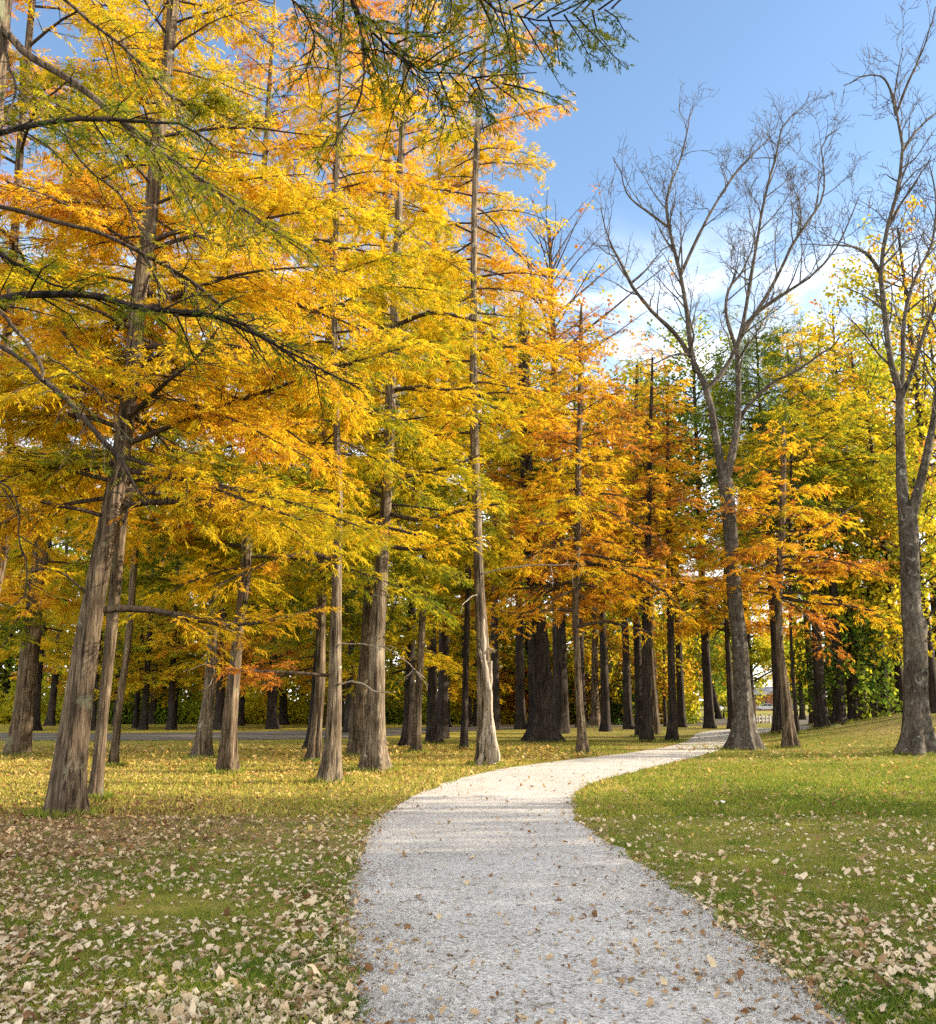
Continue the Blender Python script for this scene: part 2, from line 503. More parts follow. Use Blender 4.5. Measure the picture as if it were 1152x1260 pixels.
def twigs_on(mb, Bs, rng, levels=3, mat=0, ratio=(0.32, 0.5), per_m=1.1, rscale=0.55, rmin=0.006, up=0.25):
    """bare branching twigs over traced limbs given as (k,4) arrays."""
    cur = [(b, 0.25) for b in Bs]
    for lev in range(levels):
        nxt = []
        for b, s0 in cur:
            L = np.linalg.norm(np.diff(b[:, :3], axis=0), axis=1).sum()
            m = max(2, int(L * per_m * (1.0 + 0.75 * lev)))
            for q in range(m):
                s = s0 + (1 - s0) * ((q + rng.random()) / m) ** 0.75
                x = min(s, 0.999) * (len(b) - 1); i = int(x); f = x - i
                p = b[i] * (1 - f) + b[i + 1] * f
                t = nrm(b[i + 1, :3] - b[i, :3])
                rnd = rng.normal(0, 1, 3); rnd -= t * rnd.dot(t); rnd = nrm(rnd)
                a = math.radians(rng.uniform(28, 62))
                d = nrm(t * math.cos(a) + rnd * math.sin(a) + UP * up)
                l = max(0.25, min(L, 5.5) * rng.uniform(*ratio) * (1.1 - 0.5 * s))
                if l < 0.26 and lev < levels - 1: continue
                r0 = max(rmin, min(p[3] * rscale, 0.015 * l + 0.004))
                pts = [np.array([*p[:3], r0])]
                dd = d
                for j in range(4):
                    dd = nrm(dd + rng.normal(0, 0.24, 3) + UP * 0.07)
                    pts.append(np.array([*(pts[-1][:3] + dd * l / 4), max(rmin * 0.7, r0 * (1 - 0.2 * (j + 1)))]))
                nxt.append((np.array(pts), 0.15))
        if nxt:
            P = np.array([x[0] for x in nxt])
            mb.tubes(P[:, :, :3], P[:, :, 3], 4 if lev == 0 else 3, mat)
        cur = nxt

# ------------------------------------------------------------------ the big cypresses along the path
cypress([(80, 1003, 42), (86, 940, 41), (96, 870, 37), (112, 760, 31), (126, 680, 27), (143, 600, 26), (157, 500, 21), (165, 440, 22), (170, 370, 20),
         (181, 300, 20), (190, 220, 18), (201, 120, 16), (212, 20, 14), (224, -120, 11), (236, -300, 7)],
        'thick leaning cypress with a knobby burl at its foot, standing in brown leaf litter', 0.53, 4.6, 17.0, 58, 4.6, 11,
        avoid=(-1.25, 0.5), bumps=[(0.35, -0.9, 0.55, 0.45, 0.5), (2.05, -0.1, 0.16, 0.12, 0.35)], flare=0.62, flare_h=0.5, rise=(0.05, 0.5), tvar_b=0.10, tgrad=0.02, dens=1.1,
        limbs=[([(114, 752, 11), (134, 749, 10), (167, 749, 9), (201, 753, 8), (236, 761, 7), (264, 767, 6), (285, 769, 5), (312, 767, 5), (347, 761, 4), (368, 755, 3), (398, 747, 2)], 1.2),
               ([(159, 506, 9), (182, 497, 8), (198, 493, 7), (224, 494, 6), (247, 502, 5), (276, 515, 4), (297, 531, 3), (345, 560, 2)], -0.8),
               ([(153, 622, 9), (182, 618, 8), (221, 618, 7), (250, 622, 5), (284, 611, 5), (312, 606, 4), (346, 609, 4), (375, 606, 3), (404, 601, 2)], 0.9),
               ([(190, 296, 7), (212, 287, 6), (234, 284, 6), (260, 299, 5), (290, 302, 4), (321, 299, 3), (352, 296, 2)], -1.0),
               ([(116, 740, 4), (99, 723, 3), (76, 705, 2.4), (50, 700, 2), (20, 707, 1)], -0.8),
               ([(140, 640, 7), (105, 628, 5), (70, 622, 5), (30, 612, 3), (-20, 610, 2)], -1.0),
               ([(150, 560, 7), (190, 575, 5), (250, 596, 4), (310, 618, 3), (370, 640, 2)], -2.0),
               ([(165, 450, 8), (215, 430, 6), (280, 425, 5), (350, 440, 4), (430, 470, 2)], -1.6),
               ([(176, 380, 8), (240, 360, 6), (320, 365, 5), (400, 385, 3), (470, 420, 2)], 1.0)])
cypress([(118, 985, 17), (123, 930, 15), (128, 870, 14), (139, 760, 15), (149, 650, 14), (159, 560, 12), (170, 480, 12), (178, 400, 10), (184, 300, 9), (191, 200, 8), (200, 60, 6), (212, -120, 4)],
        'slim grey cypress close behind the thick leaning trunk with the burl', 0.56, 5.2, 17.5, 34, 3.4, 12, flare=0.55, flare_h=0.25)
cypress([(140, 944, 11), (142, 920, 10), (148, 860, 9), (158, 790, 9), (165, 700, 9), (170, 640, 8), (176, 560, 8), (184, 440, 7), (192, 300, 6), (204, 100, 4)],
        'slender cypress whose sunlit golden trunk leans out of the sunny grass strip', 0.50, 5.5, 19.5, 40, 4.0, 13, flare=0.6, flare_h=0.4)
cypress([(22, 930, 27), (26, 900, 26), (31, 860, 24), (37, 800, 24), (44, 740, 21), (52, 660, 19), (60, 560, 17), (68, 440, 15), (78, 280, 11), (92, 60, 7)],
        'broad dark cypress with a lit right edge, partly cut off at the left frame edge', 0.60, 4.2, 23.0, 56, 4.6, 14, tgrad=0.05, tvar_b=0.13, flare=0.5, flare_h=0.6)
cypress([(-52, 984, 16), (-34, 880, 14), (-14, 770, 12), (8, 660, 11), (14, 560, 10), (7, 450, 11), (14, 360, 11), (24, 200, 10), (40, 0, 8), (60, -200, 5)],
        'cypress at the left frame edge showing only a thin sunlit trunk high among branches', 0.66, 6.0, 26.0, 50, 4.6, 15, tgrad=0.05, tvar_b=0.12, flare=0.5)
cypress([(249, 934, 22), (252, 900, 19), (256, 870, 17), (261, 800, 14), (264, 700, 12), (267, 600, 11), (272, 480, 10), (280, 330, 8), (292, 120, 5)],
        'mottled cypress with flaring foot and a broken white twig on its trunk', 0.46, 4.6, 23.0, 52, 4.4, 16, bark=BARK_P, flare=0.6)
cypress([(279, 952, 22), (281, 910, 20), (285, 860, 18), (293, 780, 14), (298, 740, 14), (303, 690, 14), (305, 600, 13), (308, 540, 12), (312, 430, 11), (318, 320, 9), (328, 160, 7), (342, -60, 4)],
        'smooth brown cypress crossed by the long dark low branch, right edge lit', 0.56, 4.6, 20.5, 60, 4.3, 17, avoid=(-math.pi / 2, 0.8), flare=0.55, flare_h=0.6, dens=1.05)
cypress([(387, 938, 16), (390, 900, 14), (394, 850, 13), (395, 800, 13), (395, 740, 13), (397, 640, 13), (399, 600, 12), (402, 480, 10), (408, 330, 8), (416, 120, 5)],
        'straight brown cypress just left of the pale grey split-barked trunk', 0.52, 5.0, 23.0, 52, 4.2, 18, avoid=(-math.pi / 2, 0.8), flare=0.6)
cypress([(408, 964, 25), (410, 920, 22), (412, 870, 19), (413, 820, 17), (414, 740, 14), (416, 660, 11), (417, 600, 10), (414, 520, 9), (412, 430, 8), (412, 330, 8), (416, 180, 6), (424, -40, 4)],
        'pale grey cypress with split peeling bark and bare lower twigs', 0.60, 6.6, 20.0, 54, 3.4, 19, avoid=(-math.pi / 2, 0.8), bark=BARK_P, flare=0.6, flare_h=0.45,
        limbs=[([(410, 832, 5), (380, 829, 4), (345, 827, 4), (310, 826, 3), (280, 824, 2)], -1.0, 2.6, 0.80),
               ([(412, 690, 6), (380, 680, 5), (340, 690, 4), (300, 705, 3), (265, 722, 2)], -1.2),
               ([(415, 640, 6), (440, 640, 5), (480, 650, 4), (520, 660, 3)], -1.6)])
cypress([(440, 930, 24), (443, 880, 21), (447, 840, 18), (451, 800, 16), (455, 720, 14), (457, 640, 13), (459, 560, 13), (463, 480, 11), (470, 330, 9), (480, 120, 6)],
        'brown cypress half hidden behind the big sunlit trunk, thin lit edge', 0.55, 5.2, 23.0, 52, 4.2, 20, flare=0.6)
TREES['sunlit'] = cypress([(460, 949, 33), (461, 915, 28), (462, 875, 24), (463, 840, 22), (464, 790, 20), (468, 720, 18), (472, 660, 16), (477, 590, 15), (480, 500, 14), (484, 430, 12), (489, 300, 11), (496, 140, 8), (506, -80, 5)],
        'stout cypress with a bright sunlit right side and mottled lower bark', 0.60, 6.2, 22.5, 62, 3.5, 21, avoid=(-math.pi / 2, 0.8), bark=BARK_P, flare=0.7, flare_h=0.5, dens=1.1,
        limbs=[([(476, 672, 6), (510, 676, 5), (550, 670, 4), (585, 660, 2)], -1.0),
               ([(478, 632, 6), (520, 640, 5), (560, 630, 4), (600, 622, 3), (615, 620, 2)], -1.4),
               ([(480, 590, 6), (520, 582, 5), (560, 572, 4), (590, 560, 2)], 0.8),
               ([(470, 610, 6), (430, 590, 5), (380, 570, 4), (330, 560, 2)], -1.6),
               ([(484, 480, 6), (520, 476, 5), (560, 480, 3), (590, 470, 2)], -1.0),
               ([(488, 400, 6), (530, 385, 5), (575, 392, 3), (605, 400, 2)], -1.4)])
cypress([(513, 926, 13), (514, 890, 11), (516, 840, 10), (519, 780, 9), (523, 700, 9), (526, 600, 8), (530, 480, 7), (536, 330, 5), (544, 150, 3)],
        'slim fawn cypress between the stout sunlit trunk and the vine-wrapped trunk', 0.48, 6.0, 23.0, 44, 3.8, 22, flare=0.5, flare_h=0.4)
cypress([(533, 915, 17), (532, 880, 14), (532, 840, 13), (531, 760, 12), (531, 680, 10), (532, 560, 9), (534, 420, 7), (536, 260, 5)],
        'dark cypress with a wide black foot behind the slim fawn trunk', 0.44, 5.5, 24.5, 52, 4.2, 23, bark=BARK_D, flare=0.7)
cypress([(572, 922, 10), (572, 890, 9), (573, 840, 8), (575, 760, 8), (577, 680, 7), (579, 560, 6), (582, 420, 5), (586, 270, 3)],
        'slim dark cypress immediately left of the vine-wrapped trunk', 0.46, 6.0, 24.0, 44, 3.6, 24, bark=BARK_D, flare=0.4)
rootX, baseX = cypress([(597, 942, 22), (596, 900, 20), (596, 850, 19), (594, 800, 17), (592, 760, 15), (589, 700, 13), (586, 600, 12), (583, 500, 11), (583, 400, 9), (584, 250, 8), (590, 130, 8), (597, 60, 5), (603, -20, 3)],
        'tall straight cypress with a dry vine twisted round its pale trunk', 0.62, 9.0, 25.5, 50, 3.3, 25, bark=BARK_P, flare=0.6, flare_h=0.4, avoid=(-math.pi / 2, 1.15), dens=0.8, rise=(0.15, 0.5), prof=0.32, tgrad=0.06)
cypress([(718, 927, 14), (716, 895, 11), (713, 860, 10), (710, 800, 9), (708, 760, 9), (710, 700, 9), (711, 640, 9), (712, 560, 8), (714, 500, 7), (715, 400, 5), (717, 300, 3)],
        'straight slender cypress with tiered rusty branches beside the bend of the path', 0.66, 5.2, 15.2, 58, 3.7, 26, tgrad=0.0, tvar_b=0.13, bark=BARK_C, flare=0.6, flare_h=0.5, dens=0.62, prof=0.55, rise=(0.0, 0.35),
        limbs=[([(713, 770, 5), (745, 765, 4), (775, 772, 3), (800, 778, 2)], -1.0), ([(710, 752, 5), (680, 750, 4), (645, 755, 3), (615, 752, 2)], -1.0),
               ([(711, 690, 5), (760, 700, 4), (800, 718, 3), (830, 740, 2)], -2.0), ([(711, 715, 5), (670, 722, 4), (625, 725, 2)], 1.0)])
cypress([(668, 913, 47), (668, 880, 36), (668, 850, 31), (666, 800, 28), (662, 760, 26), (656, 700, 24), (650, 620, 22), (646, 520, 19), (643, 400, 14), (642, 300, 8)],
        'massive dark old cypress with wide spreading root flare', 0.63, 6.5, 19.5, 64, 5.2, 27, tgrad=-0.05, tvar_b=0.13, bark=BARK_D, slim=0.74, flare=0.62, flare_h=0.6, flutes=7, dens=0.8, prof=0.5)
cypress([(733, 894, 13), (733, 870, 10), (732, 840, 9), (732, 780, 9), (731, 700, 8), (730, 600, 7), (729, 480, 4)],
        'small dark cypress with a sunlit foot in front of golden bushes', 0.72, 6.0, 26.0, 46, 4.2, 28, bark=BARK_C, flare=0.7, dens=0.8)
cypress([(724, 891, 7), (723, 850, 5), (722, 780, 5), (720, 650, 4), (718, 540, 3)],
        'very thin lit trunk just right behind the straight slender cypress', 0.55, 9.0, 24.0, 30, 3.4, 29, bark=BARK_C, flare=0.4, dens=0.7)
cypress([(787, 907, 12), (786, 870, 10), (785, 820, 10), (783, 760, 9), (782, 680, 8), (782, 580, 7), (784, 450, 4)],
        'dark cypress, left one of the tight pair by the path bend', 0.64, 7.5, 19.0, 46, 4.0, 30, tgrad=-0.1, tvar_b=0.13, bark=BARK_D, flare=0.5, dens=0.6, prof=0.6)
cypress([(796, 913, 15), (796, 870, 12), (795, 820, 11), (795, 760, 10), (797, 680, 8), (799, 600, 7), (801, 520, 5), (803, 440, 3)],
        'blackish cypress, front one of the tight pair by the path bend', 0.66, 6.5, 17.5, 50, 3.8, 31, tgrad=-0.05, tvar_b=0.13, bark=BARK_D, flare=0.5, dens=0.6, prof=0.6,
        limbs=[([(795, 752, 5), (770, 735, 4), (740, 722, 4), (700, 716, 2)], -1.0), ([(797, 735, 5), (830, 722, 4), (870, 716, 3), (900, 712, 2)], 1.0)])
cypress([(809, 904, 9), (805, 860, 7), (801, 800, 6), (798, 720, 5), (796, 600, 4)],
        'leaning thin trunk peeping out behind the tight dark pair', 0.5, 9.0, 22.0, 26, 3.2, 32, bark=BARK_C, flare=0.4, dens=0.6)
cypress([(828, 912, 14), (828, 880, 11), (827, 840, 10), (825, 760, 9), (824, 700, 8), (823, 640, 7), (822, 560, 5), (822, 470, 3)],
        'single dark cypress standing against the edge of the gravel path', 0.66, 6.0, 16.0, 44, 3.6, 33, tgrad=-0.1, tvar_b=0.13, bark=BARK_D, flare=0.5, dens=0.6, prof=0.6,
        limbs=[([(826, 755, 4), (860, 748, 3), (900, 752, 2)], 0.6), ([(825, 730, 4), (790, 745, 3), (770, 752, 2)], -0.6)])
cypress([(957, 902, 11), (956, 860, 9), (954, 810, 9), (951, 760, 8), (948, 690, 8), (946, 600, 8), (945, 500, 7), (944, 450, 6), (944, 400, 3)],
        'tall dark straight conifer trunk just left of the brown lit-edged trunk', 0.40, 6.5, 13.5, 26, 4.2, 34, bark=BARK_D, flare=0.35, dens=0.55, prof=0.3)
cypress([(972, 920, 19), (970, 890, 14), (966, 850, 12), (960, 800, 10), (958, 740, 10), (960, 690, 10), (963, 620, 9), (964, 540, 7), (965, 470, 5), (966, 420, 3)],
        'brown conifer with a sunlit right edge between the two bare trees', 0.74, 5.2, 11.5, 36, 4.2, 35, tgrad=-0.1, tvar_b=0.1, bark=BARK_C, flare=0.45, dens=0.62, prof=0.5,
        limbs=[([(963, 700, 5), (1000, 705, 4), (1040, 700, 3), (1080, 708, 2)], -2.0), ([(962, 735, 5), (1000, 742, 4), (1040, 745, 3), (1075, 752, 2)], -1.5),
               ([(958, 690, 4), (930, 700, 3), (905, 705, 2)], -1.0), ([(963, 660, 4), (1010, 650, 3), (1050, 622, 2)], 1.0)])
cypress([(981, 903, 7), (978, 860, 5), (974, 800, 4), (972, 700, 4), (974, 560, 3)],
        'thin leaning stem close behind the brown lit-edged conifer', 0.42, 9.5, 20.0, 24, 3.2, 36, bark=BARK_D, flare=0.3, dens=0.6)
cypress([(1013, 896, 17), (1009, 850, 14), (1006, 800, 12), (1003, 740, 10), (999, 680, 9), (996, 600, 8), (994, 540, 5)],
        'tall leaning dark trunk rising out of the round green shrub', 0.40, 9.0, 18.5, 32, 4.0, 37, bark=BARK_D, flare=0.35, dens=0.55, prof=0.5)
cypress([(1034, 891, 17), (1032, 840, 13), (1028, 760, 11), (1022, 680, 9), (1016, 600, 6)],
        'dark upright trunk behind the green shrub on the slope', 0.36, 10.0, 19.0, 30, 3.8, 38, bark=BARK_D, flare=0.3, dens=0.55)
cypress([(1053, 886, 19), (1050, 830, 14), (1046, 740, 10), (1040, 660, 8), (1036, 600, 5)],
        'stout dark trunk at the foot of the leafy mound', 0.44, 9.0, 18.0, 30, 3.6, 39, bark=BARK_D, flare=0.3, dens=0.55)
cypress([(1075, 881, 11), (1073, 830, 9), (1071, 760, 9), (1072, 700, 7), (1074, 600, 5)],
        'dark single trunk on the mound crest beside the sign post', 0.6, 7.0, 17.0, 34, 3.6, 40, bark=BARK_D, flare=0.3, dens=0.55)

# vine twisted up the pale trunk, a thing of its own
vb = ground(612, 935)
vm = MB()
rngv = np.random.default_rng(5)
for pts in ([(611, 937, 9), (607, 905, 8), (605, 880, 6), (604, 850, 6), (602, 820, 6), (600, 795, 5), (599, 770, 4), (600, 758, 3)],
            [(606, 940, 7), (603, 905, 6), (603, 870, 5), (600, 840, 5), (594, 820, 4), (588, 808, 4), (586, 796, 3)],
            [(590, 945, 6), (596, 915, 6), (601, 890, 5), (605, 862, 5), (606, 835, 4), (604, 815, 3)]):
    Lb = px_limb(pts, baseX[1] - 0.50, baseX[1] - 0.34, 26)
    Lb[:, :3] += np.cumsum(rngv.normal(0, 0.012, (26, 3)), 0)
    Lb[:, 3] *= 1.15 + 0.25 * np.sin(np.arange(26) * 1.3)
    vm.tubes(Lb[None, :, :3], Lb[None, :, 3], 8)
for pts in ([(600, 797, 3), (606, 800, 3), (610, 802, 2)], [(604, 815, 3), (596, 814, 2), (592, 813, 2)], [(602, 805, 2), (607, 801, 2), (612, 800, 1)]):
    Lb = px_limb(pts, baseX[1] - 0.3, baseX[1] - 0.5, 6); vm.tubes(Lb[None, :, :3], Lb[None, :, 3], 6)
vo = vm.build('dry_vine', [DEAD], None, vb)
tag(vo, 'dry twisted woody vine climbing the tall straight pale cypress', 'vine')

# dead bare twigs on the pale trunks belong to their trees
def dead_limbs(root, base, plist, name='limb'):
    for pts, dy in plist:
        m = MB(); Lb = px_limb(pts, base[1] - 0.1, base[1] + dy, 14); Lb[:, 3] *= 0.62; Lb[:, :3] += np.cumsum(np.random.default_rng(len(pts) + 7).normal(0, 0.014, (14, 3)), 0)
        m.tubes(Lb[None, :, :3], Lb[None, :, 3], 6)
        twigs_on(m, [Lb], np.random.default_rng(len(pts)), 2, 0, (0.12, 0.34), 2.4, 0.5, 0.004, 0.0)
        o = m.build(name, [DEAD], root, base); o['label'] = 'bare dead branch without leaves'

for o in list(COL.objects):
    lab = o.get('label', '')
    if lab.startswith('pale grey cypress with split'):
        dead_limbs(o, np.array(o.location), [([(418, 842, 4), (432, 838, 4), (446, 842, 3), (460, 849, 3), (480, 850, 2)], -0.6),
                                             ([(420, 792, 3), (446, 792, 3), (472, 797, 3), (500, 812, 2), (522, 832, 2)], -0.8)])
    if lab.startswith('mottled cypress with flaring'):
        dead_limbs(o, np.array(o.location), [([(262, 833, 2), (263, 822, 2), (255, 817, 2), (243, 820, 2), (224, 826, 1)], -0.5),
                                             ([(263, 832, 2), (260, 840, 2), (254, 847, 1), (246, 849, 1)], -0.5)])
    if lab.startswith('tall straight cypress with a dry vine'):
        dead_limbs(o, np.array(o.location), [([(594, 706, 4), (615, 700, 3), (650, 696, 3), (690, 694, 2), (720, 692, 1)], -0.8),
                                             ([(590, 732, 3), (580, 735, 3), (573, 742, 2), (570, 752, 1)], -0.6)])

# ------------------------------------------------------------------ the two bare trees
def bare_tree(label, pts, forks, seed, dy=2.2, flare=0.75, bumps=(), name='bare_tree', twig=True, per_m=1.75, Y=None):
    rng = np.random.default_rng(seed)
    ax = px_axis(pts, Y); base = ax[0, :3].copy()
    root = empty(name, base, label, 'tree')
    FEET.append((base[0], base[1], ax[0, 3]))
    tm = MB(); trunk_mesh(tm, ax, rng, 26, flare, 0.6, 6, 0.06, bumps); tm.build('trunk', [BARK_G], root, base)
    depth_at = {}
    for li, (lp, y0, y1) in enumerate(forks):
        m = MB(); Lb = px_limb(lp, base[1] + y0, base[1] + y1, 18)
        wob = np.cumsum(rng.normal(0, 0.02, (18, 3)), 0) * np.linspace(0, 1, 18)[:, None]
        Lb[:, :3] += wob
        Lb[:, 3] = np.maximum(0.86 * Lb[:, 3] * (1 - 0.40 * np.linspace(0, 1, 18)) * (1 + 0.06 * np.sin(np.arange(18) * 2.1)), 0.012)
        m.tubes(Lb[None, :, :3], Lb[None, :, 3], 9)
        if twig: twigs_on(m, [Lb], rng, 4, 0, (0.32, 0.60), per_m, 0.55, 0.0095, 0.16)
        m.build('limb', [BARK_G], root, base)
    return root

bare_tree('bare tree with a lit trunk forking in two beside the gravel path', 
    [(915, 922, 30), (915, 890, 24), (914, 860, 21), (911, 800, 19), (905, 740, 18), (901, 680, 17), (897, 630, 17), (892, 590, 18)],
    [([(891, 594, 13), (884, 555, 12), (878, 520, 11), (873, 490, 10), (862, 460, 9), (851, 437, 9), (846, 389, 8), (837, 337, 7), (823, 278, 6), (819, 238, 5), (829, 222, 4), (845, 167, 3), (851, 135, 2)], 0.0, 1.8),
     ([(893, 594, 13), (902, 555, 12), (908, 520, 10), (909, 480, 9), (908, 440, 8), (911, 413, 9), (927, 389, 8), (958, 365, 7), (998, 341, 5), (1026, 313, 4), (1046, 274, 3), (1060, 240, 2)], 0.0, -1.8),
     ([(851, 440, 7), (830, 410, 7), (800, 381, 6), (776, 349, 6), (757, 313, 5), (745, 290, 3), (735, 258, 2)], 0.9, -1.0),
     ([(868, 480, 7), (891, 456, 7), (911, 413, 6), (924, 345, 6), (933, 294, 5), (944, 234, 5), (958, 187, 4), (964, 155, 3), (990, 132, 2)], 0.4, 1.6),
     ([(837, 340, 5), (858, 294, 5), (882, 250, 4), (905, 216, 4), (930, 190, 3), (955, 168, 2)], 1.0, 2.8),
     ([(914, 410, 6), (940, 370, 6), (962, 330, 5), (975, 302, 5), (1000, 265, 4), (1012, 245, 4), (1014, 220, 3), (1010, 180, 3), (1030, 160, 2)], -0.4, -0.8),
     ([(909, 436, 6), (898, 405, 6), (893, 380, 5), (897, 355, 5), (912, 335, 4), (923, 310, 3), (930, 280, 2)], 0.3, 0.4),
     ([(911, 516, 6), (918, 503, 6), (935, 484, 5), (952, 470, 5), (986, 452, 5), (1012, 434, 4), (1025, 425, 3), (1034, 412, 2)], 0.0, -2.4),
     ([(823, 280, 4), (800, 262, 4), (775, 240, 3), (770, 215, 2), (760, 190, 2)], 1.4, 0.4),
     ([(776, 349, 4), (796, 332, 3), (815, 310, 2), (830, 300, 2)], 0.0, 0.8),
     ([(851, 437, 4), (835, 436, 4), (815, 441, 3), (790, 452, 2)], 0.6, -0.6)], 71)
bare_tree('bare tree with a swollen knot on its thick mottled trunk on the mound',
    [(1130, 928, 36), (1129, 900, 31), (1127, 860, 28), (1127, 810, 28), (1126, 782, 26), (1122, 760, 23), (1121, 740, 23), (1120, 700, 22), (1118, 650, 22), (1116, 625, 20)],
    [([(1113, 636, 17), (1110, 600, 16), (1108, 550, 14), (1107, 500, 13), (1107, 480, 12), (1097, 450, 10), (1087, 377, 9), (1083, 333, 8), (1091, 282, 7), (1103, 238, 7), (1111, 183, 6), (1103, 139, 5), (1100, 110, 3), (1110, 60, 2)], 0.0, 1.0),
     ([(1121, 640, 14), (1128, 610, 15), (1136, 580, 13), (1146, 530, 11), (1152, 500, 11), (1160, 440, 8), (1172, 360, 6), (1190, 250, 3)], 0.0, -1.5),
     ([(1108, 488, 8), (1111, 456, 7), (1111, 400, 7), (1120, 360, 6), (1130, 334, 6), (1147, 298, 5), (1151, 246, 4), (1140, 200, 2)], 0.2, 1.8),
     ([(1109, 490, 8), (1121, 460, 8), (1133, 420, 7), (1145, 385, 6), (1156, 355, 5), (1172, 300, 3)], 0.2, -1.6),
     ([(1083, 335, 6), (1072, 318, 6), (1061, 309, 5), (1050, 305, 4), (1020, 305, 3), (985, 306, 2)], 0.7, -1.4),
     ([(1103, 142, 5), (1096, 110, 4), (1085, 92, 3), (1062, 92, 3), (1040, 100, 2)], 0.9, 0.0),
     ([(1111, 186, 5), (1125, 165, 4), (1140, 150, 3), (1160, 140, 2)], 0.9, 1.8),
     ([(1103, 140, 4), (1120, 95, 4), (1140, 50, 3), (1155, 10, 2)], 0.9, -0.6),
     ([(1091, 284, 4), (1110, 250, 4), (1135, 215, 3), (1150, 190, 2)], 0.8, -0.8)], 72, bumps=[(4.0, -0.3, 0.42, 0.28, 0.55), (2.2, -2.0, 0.12, 0.3, 0.4)], per_m=1.75)

# ------------------------------------------------------------------ trees that stand outside the frame and reach or shade into it
NEAR = dict(tw_sp=0.085, s0=0.25, planar=1, tw_k=0.36, tw_min=0.22, tw_max=1.05, droop=0.42, tl_sp=0.042, tl_len=0.17, f_sp=0.0085, fl=0.040, fw=0.010,
            tvar=0.07, tl_tubes=True, tl_r=0.4, dens=0.75)


def wl(pts):
    return np.array([[*p, r] for p, r in pts], float)


def reaching_tree(label, axis, limbs, seed, tint, P=NEAR, bark=BARK_D, leafy=None, auto=None, per_m=0.45, thin=0.85):
    rng = np.random.default_rng(seed)
    axis = np.array(axis, float); base = axis[0, :3].copy()
    root = empty('cypress_tree', base, label, 'tree')
    tm = MB(); A = trunk_mesh(tm, axis, rng, 22, 0.6); tm.build('trunk', [bark], root, base)
    if auto:
        cm = MB(); B, L = auto_branches(A, *auto, rng, (0.1, 0.4), 0.3)
        branch_tubes(cm, B, L); grow(cm, B, L, cyp(14), rng, np.full(len(L), tint)); cm.build('crown', [TWIG, CYP_FOL], root, base)
    for i, Lb in enumerate(limbs):
        m = MB()
        Lb = resample(Lb, 26); Lb[:, 3] *= thin; Lb[:, :3] += np.cumsum(rng.normal(0, 0.006, (26, 3)), 0)
        m.tubes(Lb[None, :, :3], Lb[None, :, 3], 8)
        twigs_on(m, [Lb], rng, 2, 0, (0.08, 0.22), per_m, 0.4, 0.0025, 0.05)
        if leafy is None or leafy[i] > 0:
            B = resample(Lb[:, :3], 12)[None]; L = np.linalg.norm(np.diff(B, axis=1), axis=2).sum(1)
            Pq = dict(P); Pq['dens'] = P['dens'] * (1 if leafy is None else leafy[i]); Pq['bare'] = 0.0
            grow(m, B, L, Pq, rng, np.array([tint + rng.normal(0, 0.03)]))
        m.build('limb', [bark if i % 2 == 0 else TWIG, CYP_FOL], root, base)
    return root


def pl(pts, Y0, Y1, pre=()):
    a = px_limb(pts, Y0, Y1, 14)
    return np.vstack([np.array(pre, float).reshape(-1, 4), a]) if len(pre) else a

# dark arching limbs from a trunk beyond the left edge
aL = [(-5.2, 6.6, 0.0, 0.30), (-5.15, 6.6, 2.0, 0.27), (-5.1, 6.65, 4.5, 0.23), (-5.0, 6.7, 8.0, 0.17), (-4.9, 6.7, 12.0, 0.08)]
reaching_tree('dark cypress beyond the left edge, its black arching limbs reach across the yellow foliage', aL,
              [pl([(-40, 388, 12), (0, 371, 12), (40, 367, 12), (80, 367, 11), (120, 372, 11), (160, 383, 10), (195, 388, 9), (230, 387, 8), (262, 395, 6), (300, 412, 5), (345, 435, 4), (400, 465, 3), (440, 482, 2)], 6.6, 7.4, [(-5.1, 6.65, 4.35, 0.07)]),
               pl([(215, 388, 6), (250, 388, 5), (290, 391, 5), (330, 413, 4), (370, 440, 3), (410, 466, 2)], 7.0, 7.8),
               pl([(-40, 180, 9), (0, 166, 8), (30, 158, 8), (70, 151, 7), (110, 151, 7), (150, 154, 6), (200, 157, 4), (230, 166, 3), (262, 190, 2)], 6.7, 7.2, [(-5.05, 6.7, 5.6, 0.06)]),
               pl([(-30, 582, 3), (0, 592, 3), (16, 611, 3), (18, 637, 2.5), (17, 658, 2), (29, 690, 2), (26, 740, 1)], 6.6, 6.9, [(-5.1, 6.65, 3.1, 0.025)]),
               pl([(-40, 300, 7), (0, 308, 6), (20, 322, 6), (40, 330, 5), (60, 345, 4), (85, 352, 3)], 6.7, 7.2, [(-5.1, 6.7, 4.9, 0.05)])], 91, 0.24,
              P=dict(NEAR, tw_max=0.7, tw_k=0.24, tw_sp=0.13), leafy=[0.85, 0.7, 0.9, 0.15, 0.9])
gM = ground(-110, 1075)
aM = [(gM[0], gM[1], 0, 0.26)] + [(*at_depth(x, y, gM[1]), r) for x, y, r in ((-85, 800, 0.22), (-55, 500, 0.19), (-30, 300, 0.17), (-8, 60, 0.15), (6, -100, 0.12), (30, -420, 0.05))]
gy = gM[1]
